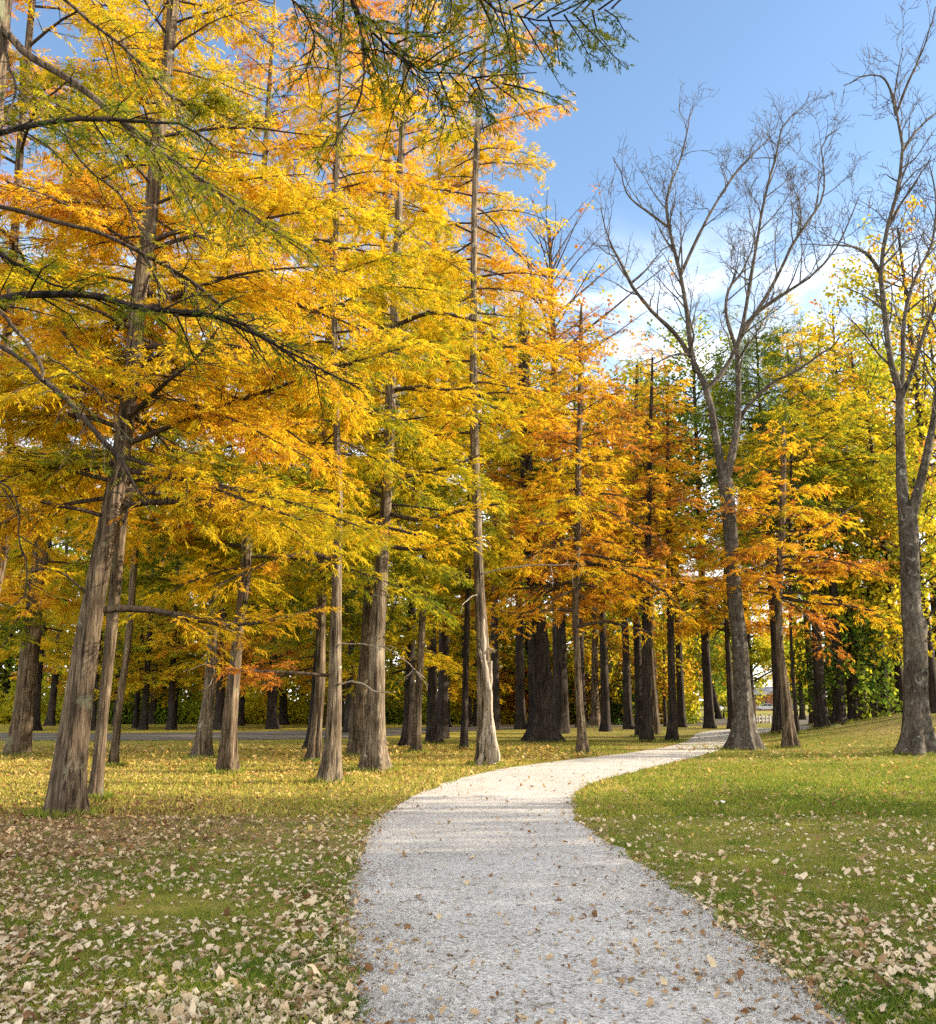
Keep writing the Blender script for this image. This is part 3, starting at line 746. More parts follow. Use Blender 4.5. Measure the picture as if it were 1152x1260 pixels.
reaching_tree('grey cypress at the left edge, its long straight pale limbs slant down to the right', aM,
              [pl([(-20, 15, 11), (9, 39, 11), (33, 65, 11), (69, 87, 11), (113, 115, 10), (148, 143, 9), (182, 171, 9), (213, 195, 7), (243, 215, 6), (275, 239, 5), (310, 262, 3), (350, 290, 2)], gy, gy - 0.8),
               pl([(-20, 250, 7), (26, 260, 7), (76, 273, 7), (117, 284, 6), (152, 299, 6), (195, 321, 6), (239, 347, 6), (278, 380, 5), (312, 404, 4), (347, 423, 3), (390, 440, 2)], gy, gy + 0.5),
               pl([(-25, 372, 6), (0, 385, 6), (16, 401, 6), (34, 427, 6), (49, 448, 6), (53, 469, 5)], gy, gy - 0.2),
               pl([(-30, 415, 7), (0, 428, 7), (26, 443, 7), (52, 470, 8), (78, 494, 8), (96, 518, 8), (117, 541, 7), (141, 565, 6), (156, 590, 4), (168, 616, 2)], gy, gy - 0.3),
               pl([(10, -60, 6), (45, -25, 5), (78, 0, 5), (108, 26, 5), (148, 56, 5), (187, 91, 4), (221, 128, 3), (240, 170, 2)], gy, gy + 0.6),
               pl([(60, 140, 3), (78, 156, 3), (91, 182, 3), (122, 213, 3), (152, 234, 3), (161, 252, 3), (191, 300, 2)], gy - 0.2, gy + 0.3),
               pl([(60, 440, 3), (80, 450, 3), (102, 468, 3), (125, 484, 3), (138, 505, 2), (150, 540, 2)], gy, gy + 0.4),
               pl([(8, 40, 4), (12, 80, 4), (20, 110, 3), (14, 140, 3), (4, 165, 2)], gy, gy - 0.5)], 92, 0.34, bark=BARK_C,
              P=dict(NEAR, s0=0.42), leafy=[1.25, 0.5, 0, 0.10, 0.7, 0.1, 0.1, 0.2])
# spray hanging in from above
aN = [(-3.6, 1.2, 0.0, 0.28), (-3.5, 1.3, 3.0, 0.24), (-3.4, 1.4, 7.0, 0.19), (-3.3, 1.4, 11.0, 0.1)]
reaching_tree('green cypress out of frame above, its feathery dark sprays hang in at the top centre', aN,
              [pl([(400, -120, 9), (425, -40, 8), (434, 0, 7), (446, 22, 6), (467, 40, 5), (484, 57, 5), (502, 75, 4), (522, 83, 3), (545, 87, 3), (580, 84, 2), (620, 95, 1.5)], 5.9, 6.2, [(-3.4, 1.4, 6.6, 0.07), (-2.2, 3.6, 6.9, 0.05)]),
               pl([(436, 6, 5), (445, 30, 5), (446, 61, 5), (448, 87, 4), (443, 112, 4), (434, 135, 3), (422, 154, 2), (400, 165, 1.5)], 6.0, 5.7),
               pl([(460, 34, 4), (480, 42, 4), (508, 41, 4), (530, 48, 3), (547, 45, 3), (566, 30, 2), (580, 10, 1.5)], 6.0, 6.3),
               pl([(540, -80, 7), (565, -30, 6), (588, 0, 5), (609, 12, 4), (637, 21, 4), (665, 26, 3), (692, 31, 2), (722, 25, 1.5), (755, 14, 1)], 5.8, 5.9, [(-3.35, 1.4, 7.0, 0.06), (-1.6, 3.8, 7.3, 0.045)]),
               pl([(446, 63, 3), (470, 70, 3), (490, 84, 3), (505, 100, 2), (512, 125, 1.5)], 5.9, 6.2),
               pl([(500, 74, 2), (520, 100, 2), (535, 130, 2), (545, 160, 1)], 6.0, 6.3),
               pl([(330, -80, 6), (350, -20, 4), (372, 10, 3), (385, 40, 3), (380, 75, 2), (365, 100, 1.5)], 6.0, 6.4)], 93, 0.30,
              P=dict(NEAR, tw_max=0.6, tw_k=0.26, tw_sp=0.07), thin=0.62, per_m=0.3, leafy=[1.2, 1.1, 1.2, 1.3, 1.1, 1.1, 1.2])

# shade belt beyond the right edge
def shade_tree(seed, h, label):
    P = dec(30, 1.0, fl=0.26, fw=0.20, f_sp=0.11, tl_sp=0.3)
    return broadleaf((0, 0, 0), h, 0.8, 62, 3.4, seed, label, 0.3, 0.2, P=P, prof=0.35, rise=(0.05, 0.7))
SHADE = 'broad leafy tree beyond the right edge whose shade lies over the lawn'
s0 = shade_tree(301, 13.0, SHADE); s0['group'] = 'shade trees beyond the right edge'
s1 = shade_tree(302, 12.0, SHADE); s1['group'] = 'shade trees beyond the right edge'
rs = np.random.default_rng(8)
spots = [(19.0, -12, 1.15), (21.5, -9, 1.15), (19, -6, 1.15), (20.5, -3, 1.15), (18.6, 0, 1.15), (20.6, 3.2, 1.15), (18.7, 6, 1.12), (20.4, 9, 1.08), (19, 12, 0.98), (20.6, 14.6, 1.0), (19.3, 16.4, 0.84),
         (24.5, -6, 1.2), (24.5, -1, 1.2), (24.5, 4, 1.2), (24.5, 9, 1.1), (24.0, 13.5, 1.0), (24.3, 16.0, 0.85), (28.5, -7, 1.4), (28.5, -3, 1.4), (28.5, 1, 1.4), (28.5, 5, 1.4), (28.5, 9, 1.35), (28.5, 12.5, 1.2), (22.3, 1.4, 1.2), (22.4, 6.8, 1.2), (22.2, 11, 1.1), (22.5, 31.2, 1.0), (26.0, 39.0, 0.42), (28.6, 44.5, 0.42), (34, 52, 0.45)]
for i, (x, y, q_) in enumerate(spots):
    r = (s0, s1)[i % 2]; sc = rs.uniform(0.93, 1.07) * q_; rz = rs.uniform(0, 6.28)
    if i < 2: r.location = (x, y, float(terrain(x, y))); r.rotation_euler = (0, 0, rz); r.scale = (sc,) * 3
    else: copy_tree(r, (x, y, float(terrain(x, y))), rz, sc)

# ------------------------------------------------------------------ trees in the background
def bgp(x, Y):
    d = ray(x, HORIZON); X = d[0] / d[1] * Y
    return np.array([X, Y, float(terrain(X, Y))])

def top_z(y, Y): return float(at_depth(576, y, Y)[2])

broadleaf(bgp(1165, 46), top_z(270, 46), 10, 46, 6.2, 401, 'tall thinning tree with brown and orange leaves behind the knotted bare tree', 0.74, 0.3, dens=0.7, P=None)
broadleaf(bgp(1088, 44), top_z(430, 44), 4.5, 56, 5.0, 402, 'full yellow tree between the two bare trees, nearest the knotted one', 0.64, 0.25, dens=1.0)
broadleaf(bgp(1025, 52), top_z(470, 52), 6, 50, 5.0, 403, 'yellow green leafy tree behind the brown lit-edged conifer', 0.54, 0.25, dens=1.0)
broadleaf(bgp(1150, 40), top_z(600, 40), 3.0, 46, 4.2, 404, 'low bright yellow green tree behind the knotted trunk on the mound', 0.66, 0.2, dens=0.8)
broadleaf(bgp(958, 58), top_z(366, 58), top_z(590, 58), 54, 5.6, 405, 'tall pine with a rounded dark green crown above the bare limbs', 0.24, 0.2, mat=CYP_FOL,
          P=cyp(46, 0.75, tw_max=2.2, tl_len=0.7, f_sp=0.07, fl=0.26, fw=0.035, planar=0.4, tvar=0.05), prof=0.35, rise=(0.1, 0.5), name='pine_tree', tvar_b=0.04)
broadleaf(bgp(872, 62), top_z(372, 62), top_z(600, 62), 54, 5.5, 406, 'dark green tree behind the fork of the bare path-side tree', 0.42, 0.3, dens=0.6)
broadleaf(bgp(805, 70), top_z(420, 70), top_z(680, 70), 54, 5.5, 407, 'olive tree standing far behind the tight dark pair', 0.50, 0.3, dens=0.9)
broadleaf(bgp(690, 52), top_z(235, 52), top_z(470, 52), 34, 7.0, 408, 'tall half-bare tree with upswept limbs and a few orange leaves against the sky', 0.86, 0.42, dens=0.10, rise=(0.8, 1.3), droop=0.05, prof=0.4)
broadleaf(bgp(640, 60), top_z(360, 60), top_z(640, 60), 50, 5.5, 409, 'green yellow tree high behind the massive old cypress', 0.55, 0.3, dens=0.55)
broadleaf(bgp(545, 44), top_z(255, 44), top_z(560, 44), 60, 4.2, 410, 'green cypress left of the vine-wrapped trunk, high behind it', 0.26, 0.25, mat=CYP_FOL, P=cyp(40), name='cypress_tree', rise=(0.1, 0.5), droop=0.3)
broadleaf(bgp(745, 55), top_z(460, 55), top_z(700, 55), 46, 5.0, 411, 'rusty cypress behind the straight slender one with tiered branches', 0.70, 0.25, mat=CYP_FOL, P=cyp(46, 0.8), name='cypress_tree', rise=(0.0, 0.4), droop=0.25)
broadleaf(bgp(900, 60), top_z(610, 60), top_z(780, 60), 46, 5.0, 412, 'rusty orange cypress behind the lit trunk of the bare path-side tree', 0.68, 0.22, mat=CYP_FOL, P=cyp(46, 0.7), name='cypress_tree', rise=(0.0, 0.3), droop=0.25)
broadleaf(bgp(818, 66), top_z(760, 66), 2.0, 34, 3.4, 413, 'small golden orange tree glowing between the pair and the single dark cypress', 0.78, 0.12, dens=0.9)
broadleaf(ground(874, 884), 14, 3.5, 50, 6.5, 414, 'green park tree on the far lawn with a straight trunk', 0.34, 0.40, dens=0.7)
broadleaf(ground(886, 885) , 11, 3.2, 40, 6.0, 415, 'dark leaning park tree with a long low limb', 0.42, 0.30, lean=(-2.2, 0), dens=0.6)
broadleaf(ground(848, 882), 13, 5.0, 34, 5.0, 416, 'park tree with slim trunk beside the green litter bin', 0.50, 0.22, dens=0.6)
broadleaf(bgp(1046, 42), 5.6, 0.8, 60, 2.6, 417, 'rounded low green tree spreading over the foot of the mound', 0.32, 0.10, dens=1.0, rise=(0.1, 0.6), droop=0.3, prof=0.4)
broadleaf(bgp(1100, 47), 5.4, 0.9, 50, 2.6, 418, 'green and yellow bushy young tree on the mound crest', 0.52, 0.09, dens=0.9, rise=(0.1, 0.6), droop=0.3, prof=0.4)
broadleaf(bgp(925, 75), 13, 2.6, 50, 5.0, 419, 'yellow green tree seen low behind the lit bare trunk', 0.64, 0.2, dens=0.8)
for i, (x, Y, ty, zy, n_, lm, tint, dn, lab) in enumerate([
        (1000, 62, 392, 640, 56, 5.8, 0.38, 0.75, 'soft green tree with a broad crown right of the tall pine'),
        (1062, 60, 352, 640, 56, 5.8, 0.58, 0.8, 'high yellow tree between the bare trees, its top above its neighbours'),
        (1120, 66, 372, 660, 54, 5.6, 0.52, 0.9, 'yellow green tree behind the upper forks of the knotted bare tree'),
        (1190, 58, 330, 640, 54, 5.8, 0.60, 0.9, 'yellow leafy tree cut off by the right frame edge'),
        (925, 74, 452, 700, 54, 6.0, 0.46, 0.9, 'olive green tree seen between the two forks of the bare path-side tree'),
        (838, 64, 436, 660, 54, 5.4, 0.44, 0.6, 'green tree just left of the bare path-side trunk, high behind'),
        (772, 60, 446, 640, 54, 5.0, 0.62, 0.8, 'golden olive tree between the slender tiered cypress and the tight pair'),
        (716, 64, 386, 620, 50, 5.2, 0.78, 0.5, 'thin orange leaved tree standing high behind the slender tiered cypress'),
        (655, 66, 372, 600, 50, 5.4, 0.46, 0.6, 'green and yellow tree high above the massive old cypress'),
        (610, 58, 330, 600, 46, 4.6, 0.60, 0.6, 'golden tree top just right of the tall vine-wrapped trunk')]):
    broadleaf(bgp(x, Y), top_z(ty, Y), top_z(zy, Y), n_, lm, 460 + i, lab, tint, 0.26, dens=dn, tvar_b=0.11)
for i, (x, Y, h, tint, lab) in enumerate([
        (752, 72, 7.2, 0.72, 'golden yellow bush in sun, largest, behind the small dark cypress with lit foot'),
        (778, 74, 5.5, 0.66, 'golden yellow bush immediately left of the tight dark pair'),
        (700, 78, 6.0, 0.56, 'yellow green bush behind the root flare of the massive old cypress'),
        (769, 71, 2.4, 0.12, 'low dark green bush below the golden bushes'),
        (695, 74, 2.6, 0.12, 'low dark green bush right of the massive old cypress'),
        (622, 80, 5.0, 0.46, 'olive bush between the vine-wrapped trunk and the massive old cypress'),
        (826, 84, 3.0, 0.50, 'small yellow bush beside the far fence'),
        (1090, 62, 4.0, 0.62, 'small yellow bush beyond the mound crest'),
        (890, 100, 2.0, 0.62, 'low yellow bush on the far lawn by the bare trunk')]):
    broadleaf(bgp(x, Y), h, 0.3, 44, h * 0.55, 430 + i, lab, tint, 0.07, P=dec(Y, 1.0, tl_sp=0.3), name='bush', cat='bush', rise=(0.2, 0.8), droop=0.2, prof=0.3)

# dark trunks deeper in the grove: one tree of each kind, then copies
protos = []
for i, (tint, seed) in enumerate([(0.36, 501), (0.50, 502), (0.64, 503), (0.44, 504)]):
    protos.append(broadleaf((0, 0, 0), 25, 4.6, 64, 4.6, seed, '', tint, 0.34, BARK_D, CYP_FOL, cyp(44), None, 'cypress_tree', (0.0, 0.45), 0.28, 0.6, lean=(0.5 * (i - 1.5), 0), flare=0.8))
used = set()
deep = [(175, 884, 14, 'dark cypress with wide foot in the grove beyond the road, leftmost of a close three'), (177, 898, 9, 'thin black cypress before the wide-footed one, nearer the road'),
        (187, 891, 9, 'thin dark cypress with a lit right edge beside the black one beyond the road'), (210, 898, 6, 'very thin black stem standing alone at the road verge'),
        (217, 882, 13, 'broad dark cypress just behind the very thin black stem'), (240, 885, 8, 'small far trunk left of the mottled flaring cypress'),
        (269, 898, 12, 'dark trunk filling the gap between mottled and smooth brown cypress'), (297, 893, 8, 'dark trunk peeking out right of the smooth brown cypress'),
        (308, 882, 8, 'far dark trunk, left one of two by the sunny strip beyond the road'), (316, 886, 6, 'far thin trunk, right one of two by the sunny strip beyond the road'),
        (334, 897, 13, 'black wide-footed cypress beneath the glowing orange spray'), (348, 892, 11, 'grey brown cypress with a lit side beside the black wide-footed one'),
        (385, 921, 9, 'dark trunk close behind the left side of the straight brown cypress'), (40, 899, 15, 'dark cypress behind the broad left one, near side of the road'),
        (62, 893, 10, 'mottled dark cypress left of the thick leaning trunk beyond the road'), (428, 902, 9, 'shadowed trunk between the split-barked and half-hidden cypresses'),
        (502, 918, 9, 'dark thin trunk touching the left side of the slim fawn cypress'), (556, 890, 8, 'far dark trunk beyond the road left of the slim dark cypress'),
        (612, 891, 8, 'dark trunk seen right behind the vine-wrapped trunk'), (690, 888, 5, 'thin stem right behind the massive old cypress'),
        (112, 899, 9, 'dark trunk glimpsed between the leaning cypress and its slim neighbour'), (480, 888, 7, 'far trunk right of the stout sunlit cypress'),
        (988, 886, 7, 'far grey trunk left of the leaning trunk in the shrub'), (1001, 886, 7, 'far grey trunk close against the leaning trunk in the shrub'),
        (1112, 876, 7, 'dark trunk touching the left side of the knotted trunk'), (640, 887, 6, 'far stem left of the massive old cypress by the road')]
for i, (x, y, w, lab) in enumerate(deep):
    g = ground(x, y); k = i % 4
    r_wanted = 0.5 * w * px_size(x, y, g[1]) / 1.05
    sc = float(np.clip(r_wanted / 0.36, 0.62, 1.25))
    rz = rs.uniform(0, 6.28)
    if k not in used:
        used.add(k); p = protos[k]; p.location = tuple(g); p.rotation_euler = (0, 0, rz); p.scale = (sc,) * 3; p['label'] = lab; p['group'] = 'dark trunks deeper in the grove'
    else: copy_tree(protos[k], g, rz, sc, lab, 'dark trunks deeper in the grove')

FARL = 'thin dark trunk deep in the grove, one of many alike beyond the road'
for q in range(16):
    xq = rs.uniform(-20, 620); Yq = rs.uniform(62, 74)
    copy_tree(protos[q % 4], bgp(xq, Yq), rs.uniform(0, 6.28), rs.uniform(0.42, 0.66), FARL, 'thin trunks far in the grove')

# far-off wood that reads as one mass
def woods(name, label, spots, rng, hr, tints, leaf, per, mats):
    m = MB()
    for (x, y) in spots:
        h = rng.uniform(*hr); r = h * 0.011 + 0.08
        z = np.linspace(0, 1, 5)
        ax = np.stack([x + rng.normal(0, 0.3) * z, y + 0 * z, h * 0.9 * z, r * (1 - 0.8 * z)], 1)
        m.tubes(ax[None, :, :3], ax[None, :, 3], 7, 0)
        tint = rng.choice(tints) + rng.normal(0, 0.05)
        nc = int(rng.integers(26, 40))
        cz = rng.uniform(0.08, 1.0, nc); ca = rng.uniform(0, 6.28, nc); cr = h * 0.2 * np.sqrt(np.clip(1.1 - cz, 0.05, 1)) * rng.uniform(0.3, 1.1, nc)
        C = np.stack([x + np.cos(ca) * cr, y + np.sin(ca) * cr, cz * h], 1)
        Bp = np.stack([np.stack([np.full(nc, x), np.full(nc, y), np.maximum(C[:, 2] - 1.0, 0.5)], 1), C], 1)
        m.tubes(Bp, np.array([0.07, 0.02]), 3, 0)
        n = per
        ci = rng.integers(0, nc, n)
        c = C[ci] + rng.normal(0, 1, (n, 3)) * np.array([1.0, 1.0, 0.42]) * h * 0.055
        c[:, 2] = np.maximum(c[:, 2], 0.4)
        d = nrm(rng.normal(0, 1, (n, 3)) * np.array([1, 1, 0.6])); w = nrm(np.cross(d, rng.normal(0, 1, (n, 3))))
        l = leaf * rng.uniform(0.5, 1.3, n)[:, None]
        V = np.stack([c, c + d * l * .5 + w * l * .32, c + d * l, c + d * l * .5 - w * l * .32], 1).reshape(-1, 3)
        m.add(V, np.arange(n)[:, None] * 4 + np.array([[0, 1, 2, 3]]), 1, np.clip(tint + rng.normal(0, 0.07, nc)[ci] + rng.normal(0, 0.04, n), 0, 1))
    o = m.build(name, mats)
    tag(o, label, 'wood', None, 'stuff'); return o

rw = np.random.default_rng(77)
left = [(x, rw.uniform(76, 112)) for x in np.linspace(-78, 14, 62) + rw.normal(0, 1.5, 62)]
woods('far_woods', 'dense dim autumn wood closing the view behind the grove', left, rw, (17, 26), [0.36, 0.46, 0.56, 0.64, 0.74], 0.55, 2600, [BARK_D, DEC_FOL])
right = [(x, rw.uniform(200, 260)) for x in np.linspace(-10, 150, 46) + rw.normal(0, 3, 46)]
woods('far_park_woods', 'distant yellow green trees behind the parked cars', right, rw, (15, 24), [0.25, 0.4, 0.5, 0.6], 1.0, 1500, [BARK_D, DEC_FOL])
right2 = [(x, rw.uniform(105, 150)) for x in (14, 19, 25, 30, 47, 52, 60, 66, 72, 78)]
woods('mid_park_woods', 'loose belt of yellow green park trees past the far lawn', right2, rw, (14, 24), [0.3, 0.45, 0.55, 0.65], 0.6, 2200, [BARK_D, DEC_FOL])
# undergrowth under the wood
um = MB(); n = 200000
x = rw.uniform(-95, 18, n); y = 74 + rw.exponential(9, n); z = np.abs(rw.normal(0, 1.6, n)) * np.clip(1.0 + 0.8 * np.sin(x * 0.9 + y * 0.3) * np.sin(x * 0.37 + 1) + 0.5 * np.sin(x * 2.1 + y), 0.25, 3) * np.where(x < -2, 0.8 + 0.35 * np.sin(x * 0.45), 1.0)
c = np.stack([x, y, z], 1); d = nrm(rw.normal(0, 1, (n, 3))); w = nrm(np.cross(d, rw.normal(0, 1, (n, 3)))); l = 0.34 * rw.uniform(0.5, 1.3, n)[:, None]
um.add(np.stack([c, c + d * l * .5 + w * l * .33, c + d * l, c + d * l * .5 - w * l * .33], 1).reshape(-1, 3), np.arange(n)[:, None] * 4 + np.array([[0, 1, 2, 3]]), 0,
       np.clip(0.46 + 0.14 * np.sin(x * 0.31) + 0.34 * smooth(-30, 5, x) * (z / 3.0 + 0.3) + rw.normal(0, 0.07, n), 0, 1))  # yellower to the right and higher up: sunlit glimpses put into the tint
tag(um.build('undergrowth', [DEC_FOL]), 'dark low undergrowth along the foot of the far wood', 'undergrowth', None, 'stuff')

# ------------------------------------------------------------------ ground, path, road
def strip_pts(px, k):
    P = np.array([ground(x, y) for x, y in px])
    return resample(P, k)

PL = [(438, 1420), (430, 1330), (428, 1260), (426, 1200), (429, 1140), (436, 1080), (446, 1040), (466, 1010), (500, 985), (548, 965), (600, 950), (655, 941), (720, 933), (780, 926), (830, 917), (850, 909), (858, 903), (875, 899.5), (900, 897.6), (940, 896.0), (990, 893.0), (1035, 890.5)]
PR = [(1240, 1420), (1140, 1325), (1060, 1262), (1010, 1225), (930, 1165), (850, 1105), (790, 1065), (745, 1035), (715, 1010), (704, 990), (710, 975), (735, 962), (780, 950), (830, 938), (870, 928), (896, 919), (908, 911), (918, 905.5), (940, 902), (965, 900), (1000, 897), (1035, 893.5)]
rg = np.random.default_rng(21)


def paired(PLx, PRx, per=14):
    a = np.array([ground(x, y) for x, y in PLx]); b = np.array([ground(x, y) for x, y in PRx])
    q = np.linspace(0, len(a) - 1, (len(a) - 1) * per + 1); i = np.arange(len(a))
    def cr(P):
        Q = np.vstack([2 * P[0] - P[1], P, 2 * P[-1] - P[-2]]); out = []
        for v in q:
            j = min(int(v), len(P) - 2); t = v - j; A, B, C, D = Q[j], Q[j + 1], Q[j + 2], Q[j + 3]
            out.append(0.5 * ((2 * B) + (-A + C) * t + (2 * A - 5 * B + 4 * C - D) * t ** 2 + (-A + 3 * B - 3 * C + D) * t ** 3))
        return np.array(out)
    return cr(a), cr(b)


def ribbon(name, a, b, mat, label, dz, across=10, ragged=0.0):
    n = len(a)
    if ragged:
        k = np.arange(n)
        for P, s in ((a, 1), (b, -1)):
            dirv = nrm(b - a) * s
            P += dirv * (ragged * (np.convolve(rg.normal(0, 1, n + 6), np.ones(3) / 3, 'same')[3:-3]))[:, None]
    t = np.linspace(0, 1, across + 1)
    V = a[:, None, :] * (1 - t[None, :, None]) + b[:, None, :] * t[None, :, None]
    V[:, :, 2] = terrain(V[:, :, 0], V[:, :, 1]) + dz + 0.012 * (1 - (2 * t[None] - 1) ** 2)
    m = MB(); i = np.arange(n - 1)[:, None] * (across + 1); j = np.arange(across)[None]
    m.add(V.reshape(-1, 3), np.stack([i + j, i + j + 1, i + across + 2 + j, i + across + 1 + j], -1).reshape(-1, 4), 0, 0.5, True)
    return tag(m.build(name, [mat]), label, None, None, 'structure')


N = NT('gravel')
pos = N.n('ShaderNodeNewGeometry').outputs['Position']
v1 = N.n('ShaderNodeTexVoronoi', {'Vector': pos, 'Scale': 75.0}, feature='F1')
v2 = N.n('ShaderNodeTexVoronoi', {'Vector': pos, 'Scale': 34.0}, feature='F1')
cellr = N.n('ShaderNodeSeparateColor', {0: v1.outputs['Color']}).outputs[0]
cell2 = N.n('ShaderNodeSeparateColor', {0: v2.outputs['Color']}).outputs[1]
big = N.noise(pos, 0.8, 4, 0.6).outputs['Fac']
fine = N.noise(pos, 22.0, 3, 0.7).outputs['Fac']
g = N.math('MULTIPLY_ADD', cellr, 0.55, N.math('MULTIPLY', cell2, 0.25))
g = N.math('MULTIPLY_ADD', N.math('SUBTRACT', big, 0.5), 0.5, g)
g = N.math('MULTIPLY_ADD', N.math('SUBTRACT', fine, 0.5), 0.35, g)
col = N.ramp(g, [(0.0, (0.19, 0.17, 0.147)), (0.26, (0.44, 0.412, 0.373)), (0.5, (0.595, 0.565, 0.518)), (0.85, (0.79, 0.76, 0.71))])
hh = N.math('MULTIPLY_ADD', v1.outputs['Distance'], -1.0, N.math('MULTIPLY', cell2, 0.6))
bm = N.n('ShaderNodeBump', {'Height': hh, 'Strength': 0.8, 'Distance': 0.012})
GRAVEL = N.finish(col, 0.95, bm.outputs[0], 0.15)

N = NT('asphalt')
pos = N.n('ShaderNodeNewGeometry').outputs['Position']
col = N.ramp(N.noise(pos, 0.6, 5, 0.7).outputs['Fac'], [(0.3, (0.075, 0.062, 0.045)), (0.7, (0.14, 0.118, 0.088))])
ASPHALT = N.finish(col, 0.9)

N = NT('lawn')
pos = N.n('ShaderNodeNewGeometry').outputs['Position']
sp = N.n('ShaderNodeSeparateXYZ', {0: pos})
n1 = N.noise(pos, 0.45, 4, 0.6, 0.5).outputs['Fac']; n2 = N.noise(pos, 3.0, 4, 0.65).outputs['Fac']; n3 = N.noise(pos, 9.0, 6, 0.75).outputs['Fac']
g = N.math('MULTIPLY_ADD', n2, 0.35, N.math('MULTIPLY', n1, 0.5)); g = N.math('MULTIPLY_ADD', n3, 0.25, g)
grass = N.ramp(g, [(0.34, (0.075, 0.115, 0.020)), (0.47, (0.155, 0.185, 0.030)), (0.56, (0.25, 0.215, 0.055)), (0.68, (0.34, 0.25, 0.10))])
litter = N.ramp(N.math('MULTIPLY_ADD', n3, 0.6, N.math('MULTIPLY', n2, 0.45)), [(0.34, (0.075, 0.048, 0.026)), (0.52, (0.19, 0.125, 0.06)), (0.66, (0.36, 0.26, 0.15))])
dx = N.math('MULTIPLY_ADD', sp.outputs[0], 1.0, 6.5); dy = N.math('SUBTRACT', sp.outputs[1], 13.0)
rr = N.math('SQRT', N.math('ADD', N.math('POWER', N.math('MULTIPLY', dx, 0.24), 2.0), N.math('POWER', N.math('MULTIPLY', dy, 0.20), 2.0)))
mk = N.math('MULTIPLY_ADD', N.math('SUBTRACT', n1, 0.5), 1.6, N.math('SUBTRACT', 1.25, rr)); mk = N.math('MULTIPLY', mk, 2.0, clamp=True)
base = N.mix(mk, grass, litter)
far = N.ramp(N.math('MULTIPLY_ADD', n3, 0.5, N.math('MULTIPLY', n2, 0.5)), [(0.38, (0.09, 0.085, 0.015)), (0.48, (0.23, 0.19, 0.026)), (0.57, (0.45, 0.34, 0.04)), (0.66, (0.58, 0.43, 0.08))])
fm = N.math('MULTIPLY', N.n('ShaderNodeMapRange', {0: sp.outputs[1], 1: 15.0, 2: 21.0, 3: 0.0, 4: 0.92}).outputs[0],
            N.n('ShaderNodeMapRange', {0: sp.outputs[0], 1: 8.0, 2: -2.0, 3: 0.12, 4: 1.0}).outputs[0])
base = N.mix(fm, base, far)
mm = N.math('MULTIPLY', N.n('ShaderNodeMapRange', {0: sp.outputs[2], 1: 0.25, 2: 0.8, 3: 0.0, 4: 0.75}).outputs[0], N.n('ShaderNodeMapRange', {0: n2, 1: 0.35, 2: 0.6, 3: 0.3, 4: 1.0}).outputs[0])
base = N.mix(mm, base, litter)
bm = N.n('ShaderNodeBump', {'Height': N.math('MULTIPLY_ADD', n3, 0.7, n2), 'Strength': 0.9, 'Distance': 0.06})
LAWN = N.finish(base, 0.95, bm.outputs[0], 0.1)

def axis_grid(a, b, d0, growth, c=0.0):
    out = [c]; d = d0
    while out[-1] < b: out.append(out[-1] + d); d *= growth
    lo = [c]; d = d0
    while lo[-1] > a: lo.append(lo[-1] - d); d *= growth
    return np.array(sorted(set(lo[1:] + out)))
gx = axis_grid(-1500, 1500, 0.8, 1.035, 5.0); gyy = axis_grid(-60, 3000, 0.8, 1.03, 25.0)
X, Y = np.meshgrid(gx, gyy, indexing='ij')
m = MB(); ny = len(gyy); i = np.arange(len(gx) - 1)[:, None] * ny; j = np.arange(ny - 1)[None]
m.add(np.stack([X, Y, terrain(X, Y)], -1).reshape(-1, 3), np.stack([i + j, i + ny + j, i + ny + j + 1, i + j + 1], -1).reshape(-1, 4), 0, 0.5, True)
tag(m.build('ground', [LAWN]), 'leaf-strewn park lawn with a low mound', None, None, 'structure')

pa, pb = paired(PL, PR)
PA, PB = pa.copy(), pb.copy()
ribbon('gravel_path', pa, pb, GRAVEL, 'pale grey gravel path curving into the trees', 0.010, 14, 0.09)
RF = [(-160, 902), (0, 902), (200, 902), (420, 898), (560, 893.8), (680, 891.7), (780, 889), (850, 885), (905, 883), (960, 881.6), (1060, 880)]
RN = [(-160, 912), (0, 912), (200, 911.5), (420, 908.5), (560, 900.5), (680, 896.2), (780, 894.6), (850, 893), (905, 892), (960, 889.8), (1060, 887)]
ra, rb = paired(RF, RN, 8)
ribbon('asphalt_road', ra, rb, ASPHALT, 'grey asphalt park road crossing behind the trees', 0.02, 4)

# distance to the path, for scattering
o_ = np.argsort(PA[:, 1]); o2_ = np.argsort(PB[:, 1])
def path_lr(y): return np.interp(y, PA[o_, 1], PA[o_, 0]), np.interp(y, PB[o2_, 1], PB[o2_, 0])

# ------------------------------------------------------------------ grass
N = NT('grass_blade')
a = N.n('ShaderNodeAttribute', attribute_name='tint').outputs['Fac']
c = N.ramp(a, [(0.0, (0.085, 0.145, 0.022)), (0.33, (0.19, 0.245, 0.036)), (0.62, (0.36, 0.33, 0.060)), (1.0, (0.52, 0.41, 0.15))])
d = N.n('ShaderNodeBsdfDiffuse', {'Color': c}).outputs[0]; tr = N.n('ShaderNodeBsdfTranslucent', {'Color': c}).outputs[0]
N.link(N.n('ShaderNodeMixShader', {0: 0.35, 1: d, 2: tr}).outputs[0], N.out.inputs['Surface'])
GRASS = N.m

def in_view_points(n, rng, ymin, ymax, power=1.0):
    """random ground points inside the camera's wedge, denser close by."""
    inv = rng.uniform(1 / ymax ** power, 1 / ymin ** power, n); y = inv ** (-1 / power)
    x = rng.uniform(-0.56, 0.56, n) * y
    return x, y

